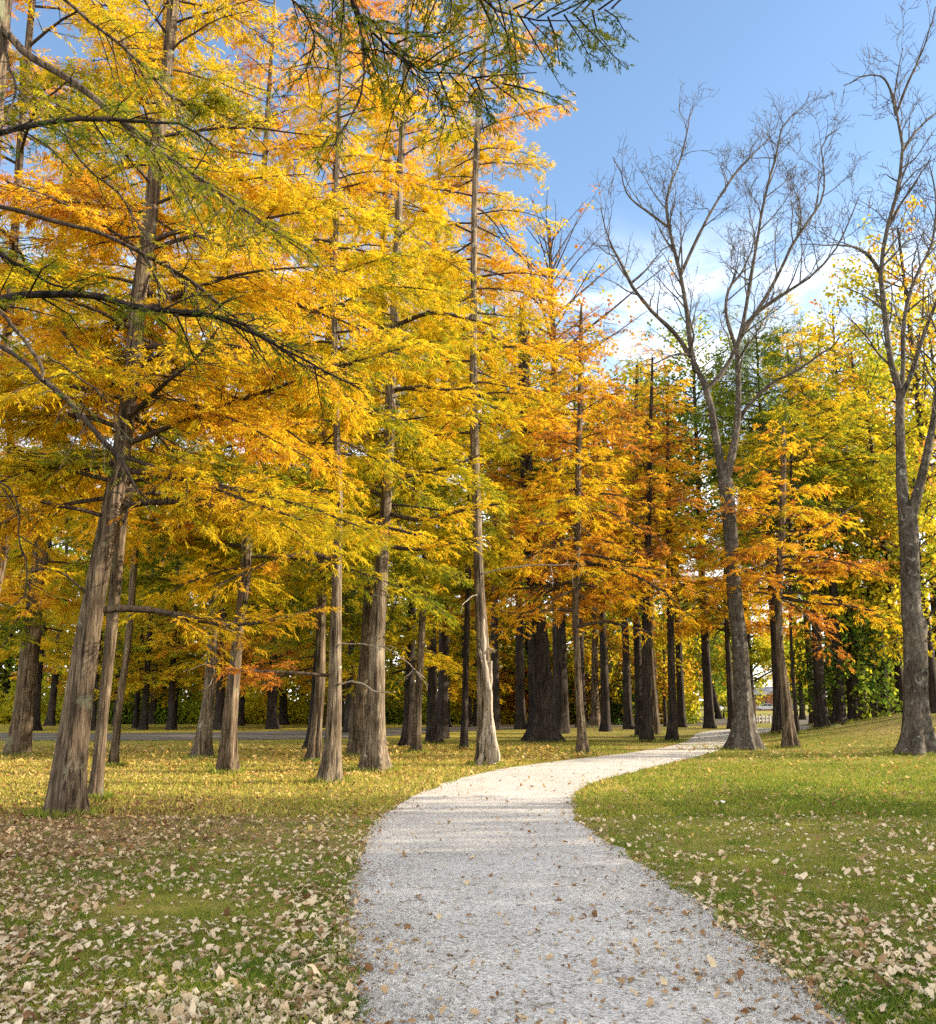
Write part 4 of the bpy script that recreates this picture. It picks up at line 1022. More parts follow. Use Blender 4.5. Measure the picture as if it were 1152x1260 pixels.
def fbm(x, y, seed, f=0.5):
    r = np.random.default_rng(seed); s = np.zeros_like(x)
    for o in range(5):
        a = r.uniform(0, 6.28, 4); k = f * 1.9 ** o
        s += (np.sin(x * k * np.cos(a[0]) + y * k * np.sin(a[0]) + a[1]) * np.sin(x * k * np.cos(a[2]) + y * k * np.sin(a[2]) + a[3])) / 1.5 ** o
    return s / 1.6

x, y = in_view_points(420000, rg, 3.6, 26.0, 0.9)
l_, r_ = path_lr(y)
dist = np.maximum(l_ - x, x - r_)
bare = fbm(x, y, 4, 0.9)
litterm = np.exp(-((x + 6.5) * 0.24) ** 2 - ((y - 13) * 0.2) ** 2)
ok = (dist > -0.16 * np.clip(fbm(x, y, 90, 2.2) + 0.3, 0, 1.2) + 0.10 * rg.random(len(x)) ** 2) & (rg.random(len(x)) < np.clip(0.75 - 0.35 * bare, 0.2, 1)) & (rg.random(len(x)) > litterm * 0.85)
x, y, bare = x[ok], y[ok], bare[ok]; n = len(x)
hgt = rg.uniform(0.018, 0.055, n) * np.clip(1 + 0.4 * fbm(x, y, 9, 1.3), 0.5, 1.7) * (0.9 + 0.02 * y)
wid = rg.uniform(0.003, 0.006, n) * np.maximum(1, y / 6)
az = rg.uniform(0, 6.28, n); ln = rg.uniform(0.1, 0.9, n)[:, None]
b = np.stack([x, y, terrain(x, y) - 0.004], 1); la = rg.uniform(0, 6.28, n); lean = np.stack([np.cos(la), np.sin(la), 0 * la], 1)
wv = np.stack([np.cos(az), np.sin(az), 0 * az], 1) * wid[:, None] * 0.5; h3 = hgt[:, None]
V = np.stack([b - wv, b + wv, b + wv * 0.6 + lean * h3 * ln * 0.4 + UP * h3 * 0.6, b + lean * h3 * ln + UP * h3], 1).reshape(-1, 3)
m = MB(); k4 = np.arange(n)[:, None] * 4
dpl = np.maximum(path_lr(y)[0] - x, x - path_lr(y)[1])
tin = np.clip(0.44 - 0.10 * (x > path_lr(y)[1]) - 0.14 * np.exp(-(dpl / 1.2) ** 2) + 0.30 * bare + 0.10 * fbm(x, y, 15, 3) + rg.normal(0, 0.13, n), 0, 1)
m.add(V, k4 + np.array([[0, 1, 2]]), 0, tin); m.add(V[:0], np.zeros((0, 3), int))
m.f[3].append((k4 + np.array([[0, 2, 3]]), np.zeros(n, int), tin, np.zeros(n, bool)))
def blades(x, y, hlo, hhi, wlo, whi, tmean, tv):
    n = len(x); hgt = rg.uniform(hlo, hhi, n); wid = rg.uniform(wlo, whi, n); az = rg.uniform(0, 6.28, n); ln = rg.uniform(0.1, 0.9, n)[:, None]
    b = np.stack([x, y, terrain(x, y) - 0.004], 1); la = rg.uniform(0, 6.28, n); lean = np.stack([np.cos(la), np.sin(la), 0 * la], 1)
    wv = np.stack([np.cos(az), np.sin(az), 0 * az], 1) * wid[:, None] * 0.5; h3 = hgt[:, None]
    V = np.stack([b - wv, b + wv, b + wv * 0.6 + lean * h3 * ln * 0.4 + UP * h3 * 0.6, b + lean * h3 * ln + UP * h3], 1).reshape(-1, 3)
    k4 = np.arange(n)[:, None] * 4
    m.add(V, np.concatenate([k4 + np.array([[0, 1, 2]]), k4 + np.array([[0, 2, 3]])]), 0, np.tile(np.clip(tmean + rg.normal(0, tv, n), 0, 1), 2))
xf, yf = in_view_points(170000, rg, 14.0, 42.0, 0.15)
lf, rf_ = path_lr(np.minimum(yf, 32)); df = np.maximum(lf - xf, xf - rf_)
kf = (df > 0.0) & (rg.random(len(xf)) < np.clip(0.75 - 0.4 * fbm(xf, yf, 84, 0.6), 0.2, 1)) & (rg.random(len(xf)) > 0.85 * np.exp(-((xf + 6.5) * 0.24) ** 2 - ((yf - 13) * 0.2) ** 2)); xf, yf = xf[kf], yf[kf]
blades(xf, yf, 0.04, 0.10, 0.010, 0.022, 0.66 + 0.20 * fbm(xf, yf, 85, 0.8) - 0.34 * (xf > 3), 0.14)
# tufts: clumps of longer blades on the near lawn and hanging over the path edge
xt, yt = in_view_points(2600, rg, 3.9, 15.0, 1.0); lt, rt = path_lr(yt); dt_ = np.maximum(lt - xt, xt - rt)
kt = (dt_ > -0.03) & ((rg.random(len(xt)) < 0.35) | (dt_ < 0.12)); xt, yt = xt[kt], yt[kt]
rep_ = 22; xx = np.repeat(xt, rep_) + rg.normal(0, 0.035, len(xt) * rep_); yy = np.repeat(yt, rep_) + rg.normal(0, 0.035, len(xt) * rep_)
blades(xx, yy, 0.03, 0.095, 0.003, 0.006, np.repeat(rg.uniform(0.1, 0.55, len(xt)), rep_), 0.10)
for (bx, by, br) in FEET:
    nb_ = int(420 if by < 30 else 200); a_ = rg.uniform(0, 6.28, nb_); r_f = br * rg.uniform(1.25, 2.3, nb_) + 0.04
    blades(bx + np.cos(a_) * r_f, by + np.sin(a_) * r_f, 0.05, 0.17, 0.008, 0.018, 0.40, 0.18)
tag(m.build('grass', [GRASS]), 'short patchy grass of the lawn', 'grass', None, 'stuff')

# ------------------------------------------------------------------ fallen leaves
N = NT('fallen_leaf')
a = N.n('ShaderNodeAttribute', attribute_name='tint').outputs['Fac']
rnd = N.n('ShaderNodeObjectInfo').outputs['Random']
pos = N.n('ShaderNodeNewGeometry').outputs['Position']
t = N.math('MULTIPLY_ADD', N.math('SUBTRACT', rnd, 0.5), 0.5, a); t = N.math('MULTIPLY_ADD', N.math('SUBTRACT', N.noise(pos, 60, 3).outputs['Fac'], 0.5), 0.35, t)
c = N.ramp(t, [(0.0, (0.70, 0.58, 0.41)), (0.35, (0.54, 0.40, 0.24)), (0.62, (0.29, 0.17, 0.08)), (0.85, (0.18, 0.085, 0.04)), (1.0, (0.10, 0.05, 0.03))])
d = N.n('ShaderNodeBsdfDiffuse', {'Color': c}).outputs[0]; tr = N.n('ShaderNodeBsdfTranslucent', {'Color': c}).outputs[0]
N.link(N.n('ShaderNodeMixShader', {0: 0.2, 1: d, 2: tr}).outputs[0], N.out.inputs['Surface'])
FLEAF = N.m


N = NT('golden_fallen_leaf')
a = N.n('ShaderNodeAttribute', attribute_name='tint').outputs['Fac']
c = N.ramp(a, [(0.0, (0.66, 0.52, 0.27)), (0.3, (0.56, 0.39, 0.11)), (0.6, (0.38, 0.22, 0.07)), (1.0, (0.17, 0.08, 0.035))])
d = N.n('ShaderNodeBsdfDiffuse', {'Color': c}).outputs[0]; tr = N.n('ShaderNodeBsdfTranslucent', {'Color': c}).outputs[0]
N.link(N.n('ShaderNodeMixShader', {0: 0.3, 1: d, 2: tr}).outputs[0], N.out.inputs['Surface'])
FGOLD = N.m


def leaf_shape(rng, npt):
    th = np.linspace(-math.pi, math.pi, npt, endpoint=False)
    lob = rng.choice([0.03, 0.08, 0.15, 0.24]); r = 0.5 * (1 + lob * np.cos(5 * th)) * (1 - 0.18 * np.cos(th) * 0) * (1 - 0.35 * np.exp(-((np.abs(th) - math.pi) / 0.35) ** 2))
    r = r * rng.uniform(0.85, 1.12, npt)
    asp = rng.uniform(0.6, 0.95)
    x = r * np.cos(th); y = r * np.sin(th) * asp
    c1 = rng.uniform(-0.2, 1.2); c2 = rng.uniform(-0.4, 0.9); ed = rng.normal(0, 0.05, npt)
    z = c1 * y ** 2 + c2 * x ** 2 * 0.8 + rng.uniform(0.0, 0.5) * np.abs(y) + ed
    P = np.vstack([[0, 0, 0], np.stack([x, y, z], 1)]); P[:, 2] -= P[:, 2].min()
    i = np.arange(npt)
    Fc = np.stack([np.zeros(npt, int), 1 + i, 1 + (i + 1) % npt], 1)
    return P, Fc

SHAPES = [leaf_shape(rg, 10) for _ in range(14)]


def scatter_leaves(mb, x, y, size, tint, rng, tilt=0.35, zoff=0.012):
    sh = rng.integers(0, len(SHAPES), len(x))
    for s, (P, Fc) in enumerate(SHAPES):
        q = np.where(sh == s)[0]
        if not len(q): continue
        n = len(q); a = rng.uniform(0, 6.28, n); tx = rng.normal(0, tilt, n); ty = rng.normal(0, tilt, n)
        flip = np.where(rng.random(n) < 0.4, -1.0, 1.0)
        p = P[None] * size[q][:, None, None]
        px_, py_, pz_ = p[:, :, 0], p[:, :, 1], p[:, :, 2] * flip[:, None]
        pz_ = pz_ + px_ * np.tan(np.clip(tx, -0.8, 0.8))[:, None] + py_ * np.tan(np.clip(ty, -0.8, 0.8))[:, None]
        pz_ = pz_ - pz_.min(1, keepdims=True)
        X_ = px_ * np.cos(a)[:, None] - py_ * np.sin(a)[:, None] + x[q][:, None]; Y_ = px_ * np.sin(a)[:, None] + py_ * np.cos(a)[:, None] + y[q][:, None]
        Z_ = pz_ * rng.uniform(0.6, 1.5, n)[:, None] + (terrain(x[q], y[q]) + zoff + rng.uniform(-0.008, 0.012, n))[:, None]
        V = np.stack([X_, Y_, Z_], -1).reshape(-1, 3)
        Fq = (np.arange(n)[:, None, None] * len(P) + Fc[None]).reshape(-1, 3)
        mb.add(V, Fq, 0, np.repeat(tint[q], len(Fc)), True)

x, y = in_view_points(84000, rg, 3.7, 34.0, 0.8)
l_, r_ = path_lr(y); dist = np.maximum(l_ - x, x - r_)
cl = fbm(x, y, 31, 0.8); cl2 = fbm(x, y, 32, 2.6)
dens = np.where(x < l_, 0.30, 0.22) * np.where(y < 7, 0.8, 1.15) + 0.17 * cl + 0.16 * cl2
dens += 0.24 * np.exp(-(dist / 0.35) ** 2) * (y < 9) * (x < l_)
dens += np.where(x < l_, 0.12 * np.exp(-((y - 4.0) / 3.0) ** 2), 0.02 * np.exp(-((y - 4.6) / 2.0) ** 2))
dens += 0.8 * np.exp(-((x + 6.5) * 0.24) ** 2 - ((y - 13) * 0.2) ** 2)
dens -= 0.25 * np.exp(-((dist - 1.3) / 0.8) ** 2) * ((y > 7.5) & (y < 14) & (x < l_))
ok = (dist > -0.06) & (rg.random(len(x)) < dens)
x, y = x[ok], y[ok]
lit = np.exp(-((x + 6.5) * 0.22) ** 2 - ((y - 13) * 0.2) ** 2)
size = rg.uniform(0.034, 0.070, len(x)) * np.where(rg.random(len(x)) < 0.12, 1.3, 1.0) * np.where(rg.random(len(x)) < 0.25, 0.6, 1.0)
tint = np.clip(rg.beta(1.0, 2.6, len(x)) * 0.95 + 0.34 * lit + 0.02 * y * (y > 14), 0, 1)
# the leaves that show largest are things of their own
order = np.argsort(y - 12 * size)
near_l = [q for q in order if x[q] < path_lr(y[q])[0]][:150]; near_r = [q for q in order if x[q] > path_lr(y[q])[1] and x[q] < 0.5 * y[q]][:60]
single = np.array(near_l + near_r); restm = np.ones(len(x), bool); restm[single] = False
m = MB(); scatter_leaves(m, x[restm], y[restm], size[restm], tint[restm], rg, 0.26, 0.022)
tag(m.build('leaf_litter', [FLEAF]), 'pale dry fallen leaves strewn over the lawn', 'fallen leaves', None, 'stuff')
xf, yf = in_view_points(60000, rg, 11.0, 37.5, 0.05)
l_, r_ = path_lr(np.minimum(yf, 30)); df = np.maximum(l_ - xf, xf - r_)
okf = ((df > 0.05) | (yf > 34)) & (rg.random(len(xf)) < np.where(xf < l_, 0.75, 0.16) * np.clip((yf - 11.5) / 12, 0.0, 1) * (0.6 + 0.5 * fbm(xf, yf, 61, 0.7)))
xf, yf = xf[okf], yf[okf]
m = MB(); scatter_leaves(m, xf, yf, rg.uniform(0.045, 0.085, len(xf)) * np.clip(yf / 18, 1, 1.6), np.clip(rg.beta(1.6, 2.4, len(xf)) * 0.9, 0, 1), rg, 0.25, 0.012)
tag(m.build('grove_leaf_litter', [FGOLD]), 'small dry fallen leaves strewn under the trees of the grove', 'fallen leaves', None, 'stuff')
# path leaves
xp, yp = in_view_points(9000, rg, 3.8, 30.0, 0.8)
l2, r2 = path_lr(yp); ins = (xp > l2) & (xp < r2)
keep = ins & (rg.random(len(xp)) < np.clip(0.34 + 0.30 * fbm(xp, yp, 44, 1.6) + 0.5 * np.exp(-(np.minimum(xp - l2, r2 - xp) / 0.2) ** 2), 0.02, 1))
xp, yp = xp[keep], yp[keep]; sp_ = rg.uniform(0.018, 0.062, len(xp)) * np.clip(yp / 12, 1, 1.7); tp_ = np.clip(0.22 + rg.beta(1.6, 1.8, len(xp)) * 0.72, 0, 1)
order = np.argsort(yp - 10 * sp_); s2 = order[:90]; rest2 = np.ones(len(xp), bool); rest2[s2] = False
m = MB(); scatter_leaves(m, xp[rest2], yp[rest2], sp_[rest2], tp_[rest2], rg, 0.3, 0.022)
tag(m.build('path_leaf_litter', [FLEAF]), 'small brown fallen leaves scattered along the gravel path', 'fallen leaves', None, 'stuff')
# crumbs of leaf and bark over the gravel, thickest along its edges
xc, yc = in_view_points(90000, rg, 3.8, 30.0, 0.8); l2c, r2c = path_lr(yc); de = np.minimum(xc - l2c, r2c - xc)
kc = (de > -0.12) & (rg.random(len(xc)) < np.clip(0.05 + 0.07 * fbm(xc, yc, 71, 1.1) + 0.95 * np.exp(-(de / 0.17) ** 2) * (0.6 + 0.5 * fbm(xc, yc, 72, 2.0)), 0.01, 1))
xc, yc = xc[kc], yc[kc]
m = MB(); scatter_leaves(m, xc, yc, rg.uniform(0.006, 0.030, len(xc)) * np.clip(yc / 8, 1, 2), np.clip(0.45 + rg.beta(2, 2, len(xc)) * 0.6, 0, 1), rg, 0.3, 0.020)
tag(m.build('path_crumb_litter', [FLEAF]), 'brown crumbs of leaf and bark on the gravel path, thickest at its edges', 'leaf crumbs', None, 'stuff')
# real stones over the near part of the path
xs, ys = in_view_points(260000, rg, 4.0, 9.5, 1.6); ls, rs_ = path_lr(ys); ks = (xs > ls - 0.03) & (xs < rs_ + 0.03); xs, ys = xs[ks][:110000], ys[ks][:110000]; n = len(xs)
tet = np.array([[1, 0, -.4], [-.5, .87, -.4], [-.5, -.87, -.4], [0, 0, .9], [.5, .6, .5]], float); tf = np.array([[0, 1, 4], [1, 3, 4], [3, 0, 4], [1, 2, 3], [2, 0, 3]])
V = tet[None] * rg.uniform(0.6, 1.3, (n, 5, 1)) * rg.uniform(0.0022, 0.0062, n)[:, None, None] * np.clip(ys / 6, 0.9, 1.5)[:, None, None]; az_ = rg.uniform(0, 6.28, n)[:, None]
V = np.stack([V[:, :, 0] * np.cos(az_) - V[:, :, 1] * np.sin(az_) + xs[:, None], V[:, :, 0] * np.sin(az_) + V[:, :, 1] * np.cos(az_) + ys[:, None], V[:, :, 2] * 0.9 + 0.020], -1)
m = MB(); m.add(V.reshape(-1, 3), (np.arange(n)[:, None, None] * 5 + tf[None]).reshape(-1, 3), 0)
tag(m.build('gravel_stones', [GRAVEL]), 'small grey and white gravel stones covering the path', 'gravel', None, 'stuff')
# loose stones spilled along the edges
xs, ys = in_view_points(60000, rg, 3.8, 20.0, 0.9); ls, rs_ = path_lr(ys); de = np.maximum(ls - xs, xs - rs_)
ks = (de > -0.5) & (de < 0.25) & (rg.random(len(xs)) < 0.8 * np.exp(-((de + 0.05) / 0.16) ** 2)); xs, ys = xs[ks], ys[ks]; n = len(xs)
oct_ = np.array([[1, 0, 0], [-1, 0, 0], [0, 1, 0], [0, -1, 0], [0, 0, 1], [0, 0, -1]], float); of = np.array([[0, 2, 4], [2, 1, 4], [1, 3, 4], [3, 0, 4], [2, 0, 5], [1, 2, 5], [3, 1, 5], [0, 3, 5]])
V = oct_[None] * rg.uniform(0.5, 1.2, (n, 6, 1)) * (rg.uniform(0.004, 0.011, n)[:, None, None]); az_ = rg.uniform(0, 6.28, n)[:, None]
V = np.stack([V[:, :, 0] * np.cos(az_) - V[:, :, 1] * np.sin(az_) + xs[:, None], V[:, :, 0] * np.sin(az_) + V[:, :, 1] * np.cos(az_) + ys[:, None], V[:, :, 2] * 0.8 + 0.018], -1)
m = MB(); m.add(V.reshape(-1, 3), (np.arange(n)[:, None, None] * 6 + of[None]).reshape(-1, 3), 0)
tag(m.build('loose_gravel', [GRAVEL]), 'loose gravel stones spilled along the path edges', 'gravel', None, 'stuff')
# one mesh per shape, copied
LM = []
for P, Fc in SHAPES:
    q = MB(); q.add(P, Fc, 0, 0.22, True); o = q.build('fallen_leaf', [FLEAF]); LM.append(o)
LMB = []
for P, Fc in SHAPES[:8]:
    q = MB(); q.add(P, Fc, 0, 0.66, True); o = q.build('fallen_leaf', [FLEAF]); LMB.append(o)
usedm = set()
def place_leaf(src, i, x, y, s, label, group, z):
    k = (id(src), i)
    if k not in usedm: o = src[i]; usedm.add(k)
    else: o = src[i].copy(); COL.objects.link(o)
    fl = rg.random() < 0.3
    o.scale = (s, s, s)
    o.rotation_euler = (rg.normal(0, 0.25) + (math.pi if fl else 0), rg.normal(0, 0.25), rg.uniform(0, 6.28))
    zc = max(0.012, 0.13 * s) + (0.18 * s if fl else 0)
    o.location = (x, y, float(terrain(x, y)) + z + zc)
    tag(o, label, 'leaf', group)
for n_, q in enumerate(near_l):
    place_leaf(LM, n_ % len(LM), x[q], y[q], size[q] * 0.95, 'pale curled dry leaf lying in the grass left of the gravel path', 'large dry leaves on the grass left of the path', 0.014)
for n_, q in enumerate(near_r):
    place_leaf(LM, (n_ + 5) % len(LM), x[q], y[q], size[q] * 0.95, 'pale curled dry leaf lying in the grass right of the gravel path', 'large dry leaves on the grass right of the path', 0.014)
for n_, q in enumerate(s2):
    place_leaf(LMB, n_ % len(LMB), xp[q], yp[q], sp_[q] * 1.1, 'small brown curled leaf lying on the grey gravel path', 'brown leaves on the gravel path', 0.014)
used_ids = {k for k in usedm}
for src in (LM, LMB):
    for i, o in enumerate(src):
        if (id(src), i) not in used_ids: bpy.data.objects.remove(o)
# fine twigs on the path
m = MB(); tw = []
for q in range(46):
    yy = rg.uniform(4.2, 11); l0, r0 = path_lr(np.array([yy])); xx = rg.uniform(l0[0], r0[0]); a0 = rg.uniform(0, 6.28); ln0 = rg.uniform(0.06, 0.24)
    pts = [np.array([xx, yy, 0.030])]
    for s in range(3):
        a0 += rg.normal(0, 0.35); pts.append(pts[-1] + np.array([math.cos(a0), math.sin(a0), 0]) * ln0 / 3)
    tw.append(pts)
m.tubes(np.array(tw), np.array([0.0035, 0.003, 0.0025, 0.0015]), 4)
tag(m.build('twig_litter', [DEAD]), 'thin dry twigs scattered on the gravel path', 'twigs', None, 'stuff')
# scrap of paper on the grass
gp = ground(886, 991)
m = MB(); uu, vv = np.meshgrid(np.linspace(-0.5, 0.5, 6), np.linspace(-0.5, 0.5, 5), indexing='ij')
zz = 0.02 + 0.02 * np.sin(uu * 7) * np.cos(vv * 5) + 0.03 * np.abs(uu)
i = np.arange(5)[:, None] * 5; j = np.arange(4)[None]
m.add(np.stack([uu * 0.16, vv * 0.11, zz], -1).reshape(-1, 3), np.stack([i + j, i + 5 + j, i + 6 + j, i + j + 1], -1).reshape(-1, 4), 0, 0.5, True)
N = NT('white_paper'); WPAPER = N.finish((0.8, 0.8, 0.8), 0.6)
o = m.build('paper_scrap', [WPAPER]); o.location = tuple(gp + np.array([0, 0, 0.03])); o.rotation_euler = (0, 0, 0.5)
tag(o, 'small crumpled scrap of white paper lying on the lawn right of the path', 'litter')

# ------------------------------------------------------------------ far things: cars, bin, fences, building, post
def flat_mat(name, col, rough=0.6, **kw):
    N = NT(name); pos = N.n('ShaderNodeTexCoord').outputs['Object']
    c = N.ramp(N.noise(pos, 3.0, 3).outputs['Fac'], [(0.3, tuple(v * 0.85 for v in col)), (0.7, col)])
    return N.finish(c, rough, None, 0.4, **kw)
M_WHITE = flat_mat('white_car_paint', (0.78, 0.78, 0.79), 0.3); M_SILVER = flat_mat('silver_car_paint', (0.42, 0.44, 0.47), 0.3)
M_GLASS = flat_mat('car_glass', (0.03, 0.035, 0.04), 0.1); M_TYRE = flat_mat('tyre_rubber', (0.02, 0.02, 0.02), 0.9); M_RIM = flat_mat('wheel_metal', (0.4, 0.4, 0.42), 0.4)
M_LAMP = flat_mat('lamp_glass', (0.6, 0.6, 0.55), 0.2); M_BIN = flat_mat('green_bin', (0.03, 0.13, 0.07), 0.5); M_WOOD = flat_mat('yellowed_wood', (0.55, 0.42, 0.16), 0.8)
M_WPAINT = flat_mat('white_paint', (0.20, 0.19, 0.165), 0.8); M_BRICK = flat_mat('brick_red', (0.30, 0.12, 0.08), 0.9); M_ROOF = flat_mat('grey_roof', (0.22, 0.22, 0.23), 0.8)
M_STEEL = flat_mat('dark_steel', (0.06, 0.055, 0.05), 0.6)


def box(mb, c, s, mat=0, taper=1.0):
    cx, cy, cz = c; a, b, h = s[0] / 2, s[1] / 2, s[2] / 2
    v = [(-a, -b, -h), (a, -b, -h), (a, b, -h), (-a, b, -h), (-a * taper, -b * taper, h), (a * taper, -b * taper, h), (a * taper, b * taper, h), (-a * taper, b * taper, h)]
    v = np.array(v) + np.array([cx, cy, cz])
    mb.add(v, [[3, 2, 1, 0], [4, 5, 6, 7], [0, 1, 5, 4], [1, 2, 6, 5], [2, 3, 7, 6], [3, 0, 4, 7]], mat)


def prism(mb, prof, y0, y1, inset=0.0, mat=0):
    prof = np.array(prof, float); n = len(prof); ctr = prof.mean(0)
    rows = []
    for yy, k in ((y0, inset), (y0 + 0.12, 0.0), (y1 - 0.12, 0.0), (y1, inset)):
        p = prof + (ctr - prof) * k; rows.append(np.stack([p[:, 0], np.full(n, yy), p[:, 1]], 1))
    V = np.concatenate(rows); i = np.arange(3)[:, None] * n; j = np.arange(n)[None]; j2 = (j + 1) % n
    mb.add(V, np.stack([i + j, i + n + j, i + n + j2, i + j2], -1).reshape(-1, 4), mat)
    c0 = len(V); V2 = np.array([[ctr[0], y0, ctr[1]], [ctr[0], y1, ctr[1]]])
    a = np.arange(n)
    mb.add(np.concatenate([V, V2]), np.concatenate([np.stack([a, (a + 1) % n, np.full(n, c0)], 1), np.stack([(a + 1) % n + 3 * n, a + 3 * n, np.full(n, c0 + 1)], 1)]), mat)


def make_car(label, paint):
    root = empty('parked_car', (0, 0, 0), label, 'car', 'cars parked beyond the park')
    b = MB()
    prism(b, [(-2.2, .35), (2.2, .35), (2.25, .62), (2.1, .85), (1.15, .95), (-1.75, 1.0), (-2.2, .9), (-2.28, .6)], -0.88, 0.88, 0.06)
    prism(b, [(1.15, .95), (0.35, 1.46), (-1.1, 1.48), (-1.85, 1.0)], -0.74, 0.74, 0.10)
    b.build('body', [paint], root)
    for s in (-1, 1):
        w = MB(); yv = s * 0.752
        w.add([(0.95, yv, 1.0), (0.35, yv, 1.38), (-0.3, yv, 1.4), (-0.3, yv, 1.0)], [[0, 1, 2, 3]])
        w.add([(-0.38, yv, 1.0), (-0.38, yv, 1.4), (-1.05, yv, 1.4), (-1.6, yv, 1.03)], [[0, 1, 2, 3]])
        w.build('window', [M_GLASS], root)
        for xx in (-1.35, 1.4):
            t = MB(); th = np.linspace(0, 2 * math.pi, 17)[:-1]
            ring = np.stack([0.33 * np.cos(th), 0 * th, 0.33 * np.sin(th)], 1)
            t.tubes(np.array([[[xx, s * 0.70, 0.33], [xx, s * 0.80, 0.33], [xx, s * 0.90, 0.33]]]), np.array([0.31, 0.33, 0.31]), 16)
            wo = t.build('wheel', [M_TYRE], root)
            r = MB(); r.tubes(np.array([[[xx, s * 0.86, 0.33], [xx, s * 0.905, 0.33], [xx, s * 0.91, 0.33]]]), np.array([0.2, 0.2, 0.01]), 12); r.build('rim', [M_RIM], wo)
        l = MB(); box(l, (2.16, s * 0.6, 0.72), (0.12, 0.34, 0.14)); l.build('headlight', [M_LAMP], root)
    ws = MB(); ws.add([(1.16, -.66, 0.99), (1.16, .66, 0.99), (0.42, .58, 1.43), (0.42, -.58, 1.43)], [[0, 1, 2, 3]])
    for v in ws.v: v += np.array([0.03, 0, 0.02])
    ws.build('windscreen', [M_GLASS], root)
    return root

c0 = make_car('white parked car far off between the dark park tree and the lit bare trunk', M_WHITE)
c0.location = tuple(ground(898, 877.5)); c0.rotation_euler = (0, 0, 0.3)
for x, y, rz, lab, paint in ((838, 877, 0.9, 'white parked car far off by the slim park tree and bin', M_WHITE), (945, 874, 0.1, 'silver parked car far off just right of the lit bare trunk', M_SILVER),
                             (1086, 871.5, 0.0, 'silver parked car beyond the mound beside the dark sign post', M_SILVER), (1102, 871.2, 0.1, 'white parked car beyond the mound near the knotted trunk', M_WHITE)):
    g = ground(x, y + 0.5)
    if y < 873: g = np.array([*(ray(x, 873)[:1] / ray(x, 873)[1] * 165), 165.0, 0.0])
    c = copy_tree(c0, g, rz, 1.0, lab)
    if paint is M_SILVER:
        for ch in c.children:
            if ch.name.startswith('body'):
                ch.data = ch.data.copy(); ch.data.materials[0] = M_SILVER

g = ground(853, 883)
root = empty('litter_bin', g, 'green litter bin with dark lid on the far lawn', 'bin')
m = MB(); th = [(0, 0, 0), (0, 0, 0.45), (0, 0, 0.9)]; m.tubes(np.array([th]), np.array([0.30, 0.34, 0.36]), 16); m.build('body', [M_BIN], root)
m = MB(); m.tubes(np.array([[(0, 0, 0.9), (0, 0, 0.98), (0, 0, 1.05), (0, 0, 1.06)]]), np.array([0.39, 0.39, 0.25, 0.01]), 16); m.build('lid', [M_STEEL], root)


def rail_fence(name, label, p0, p1, nposts, h, mat, rails, cat='fence', pickets=0):
    root = empty(name, p0, label, cat)
    d = p1 - p0; L = float(np.hypot(d[0], d[1])); a = math.atan2(d[1], d[0]); root.rotation_euler = (0, 0, a)
    for i in range(nposts):
        m = MB(); xx = L * i / (nposts - 1); box(m, (xx, 0, h / 2), (0.14, 0.14, h)); box(m, (xx, 0, h + 0.02), (0.18, 0.18, 0.05), 0, 0.7); m.build('post', [mat], root)
    for r in rails:
        m = MB(); box(m, (L / 2, -0.09, h * r), (L, 0.05, 0.14)); m.build('rail', [mat], root)
    for i in range(pickets):
        m = MB(); xx = L * (i + 0.5) / pickets; box(m, (xx, -0.14, h * 0.48), (0.11, 0.03, h * 0.9)); m.build('picket', [mat], root)
rail_fence('rail_fence', 'yellowed wooden rail barrier on the far side of the road', ground(806, 891.5), ground(838, 890.5), 4, 0.9, M_WOOD, (0.5, 0.85))
rail_fence('picket_fence', 'short run of pale pickets behind the lit bare trunk', ground(926, 890), ground(948, 889.5), 3, 0.62, M_WPAINT, (0.35, 0.8), 'fence', 5)
g = np.array([ray(1086, 865)[0] / ray(1086, 865)[1] * 52, 52.0, 0.0]); g[2] = float(terrain(g[0], g[1]))
root = empty('sign_post', g, 'plain thin dark post standing beyond the mound crest', 'post')
m = MB(); box(m, (0, 0, 0.8), (0.09, 0.09, 1.6)); m.build('pole', [M_STEEL], root)
m = MB(); box(m, (0, 0, 1.62), (0.13, 0.13, 0.06), 0, 0.5); m.build('cap', [M_STEEL], root)

for x, lab, wdt in ((936, 'low red brick building far beyond the parked cars', 14.0), (1082, 'small red brick hut far behind the sign post', 9.0)):
    D = 215.0; g = np.array([ray(x, 865)[0] / ray(x, 865)[1] * D, D, 0.0])
    root = empty('brick_building', g, lab, 'building')
    m = MB(); box(m, (0, 0, 1.7), (wdt, 7, 3.4)); m.build('wall', [M_BRICK], root)
    m = MB(); a = wdt / 2 + 0.5
    m.add([(-a, -4, 3.403), (a, -4, 3.403), (a, 4, 3.403), (-a, 4, 3.403), (-a + 0.6, 0, 5.2), (a - 0.6, 0, 5.2)], [[0, 1, 5, 4], [2, 3, 4, 5]]); m.add([(-a, -4, 3.403), (-a, 4, 3.403), (-a + .6, 0, 5.2), (a, -4, 3.403), (a, 4, 3.403), (a - .6, 0, 5.2)], [[1, 0, 2], [3, 4, 5]])
    m.build('roof', [M_ROOF], root)
    for k in range(3):
        m = MB(); box(m, (-wdt / 2 + wdt * (k + 0.6) / 3.4, -3.53, 1.9), (1.3, 0.06, 1.3)); f = m.build('window', [M_GLASS], root)
        m = MB(); box(m, (-wdt / 2 + wdt * (k + 0.6) / 3.4, -3.55, 1.17), (1.5, 0.14, 0.1)); m.build('sill', [M_WPAINT], f)
    m = MB(); box(m, (wdt / 2 - 0.9, -3.53, 1.05), (1.0, 0.06, 2.1)); m.build('door', [M_WPAINT], root)

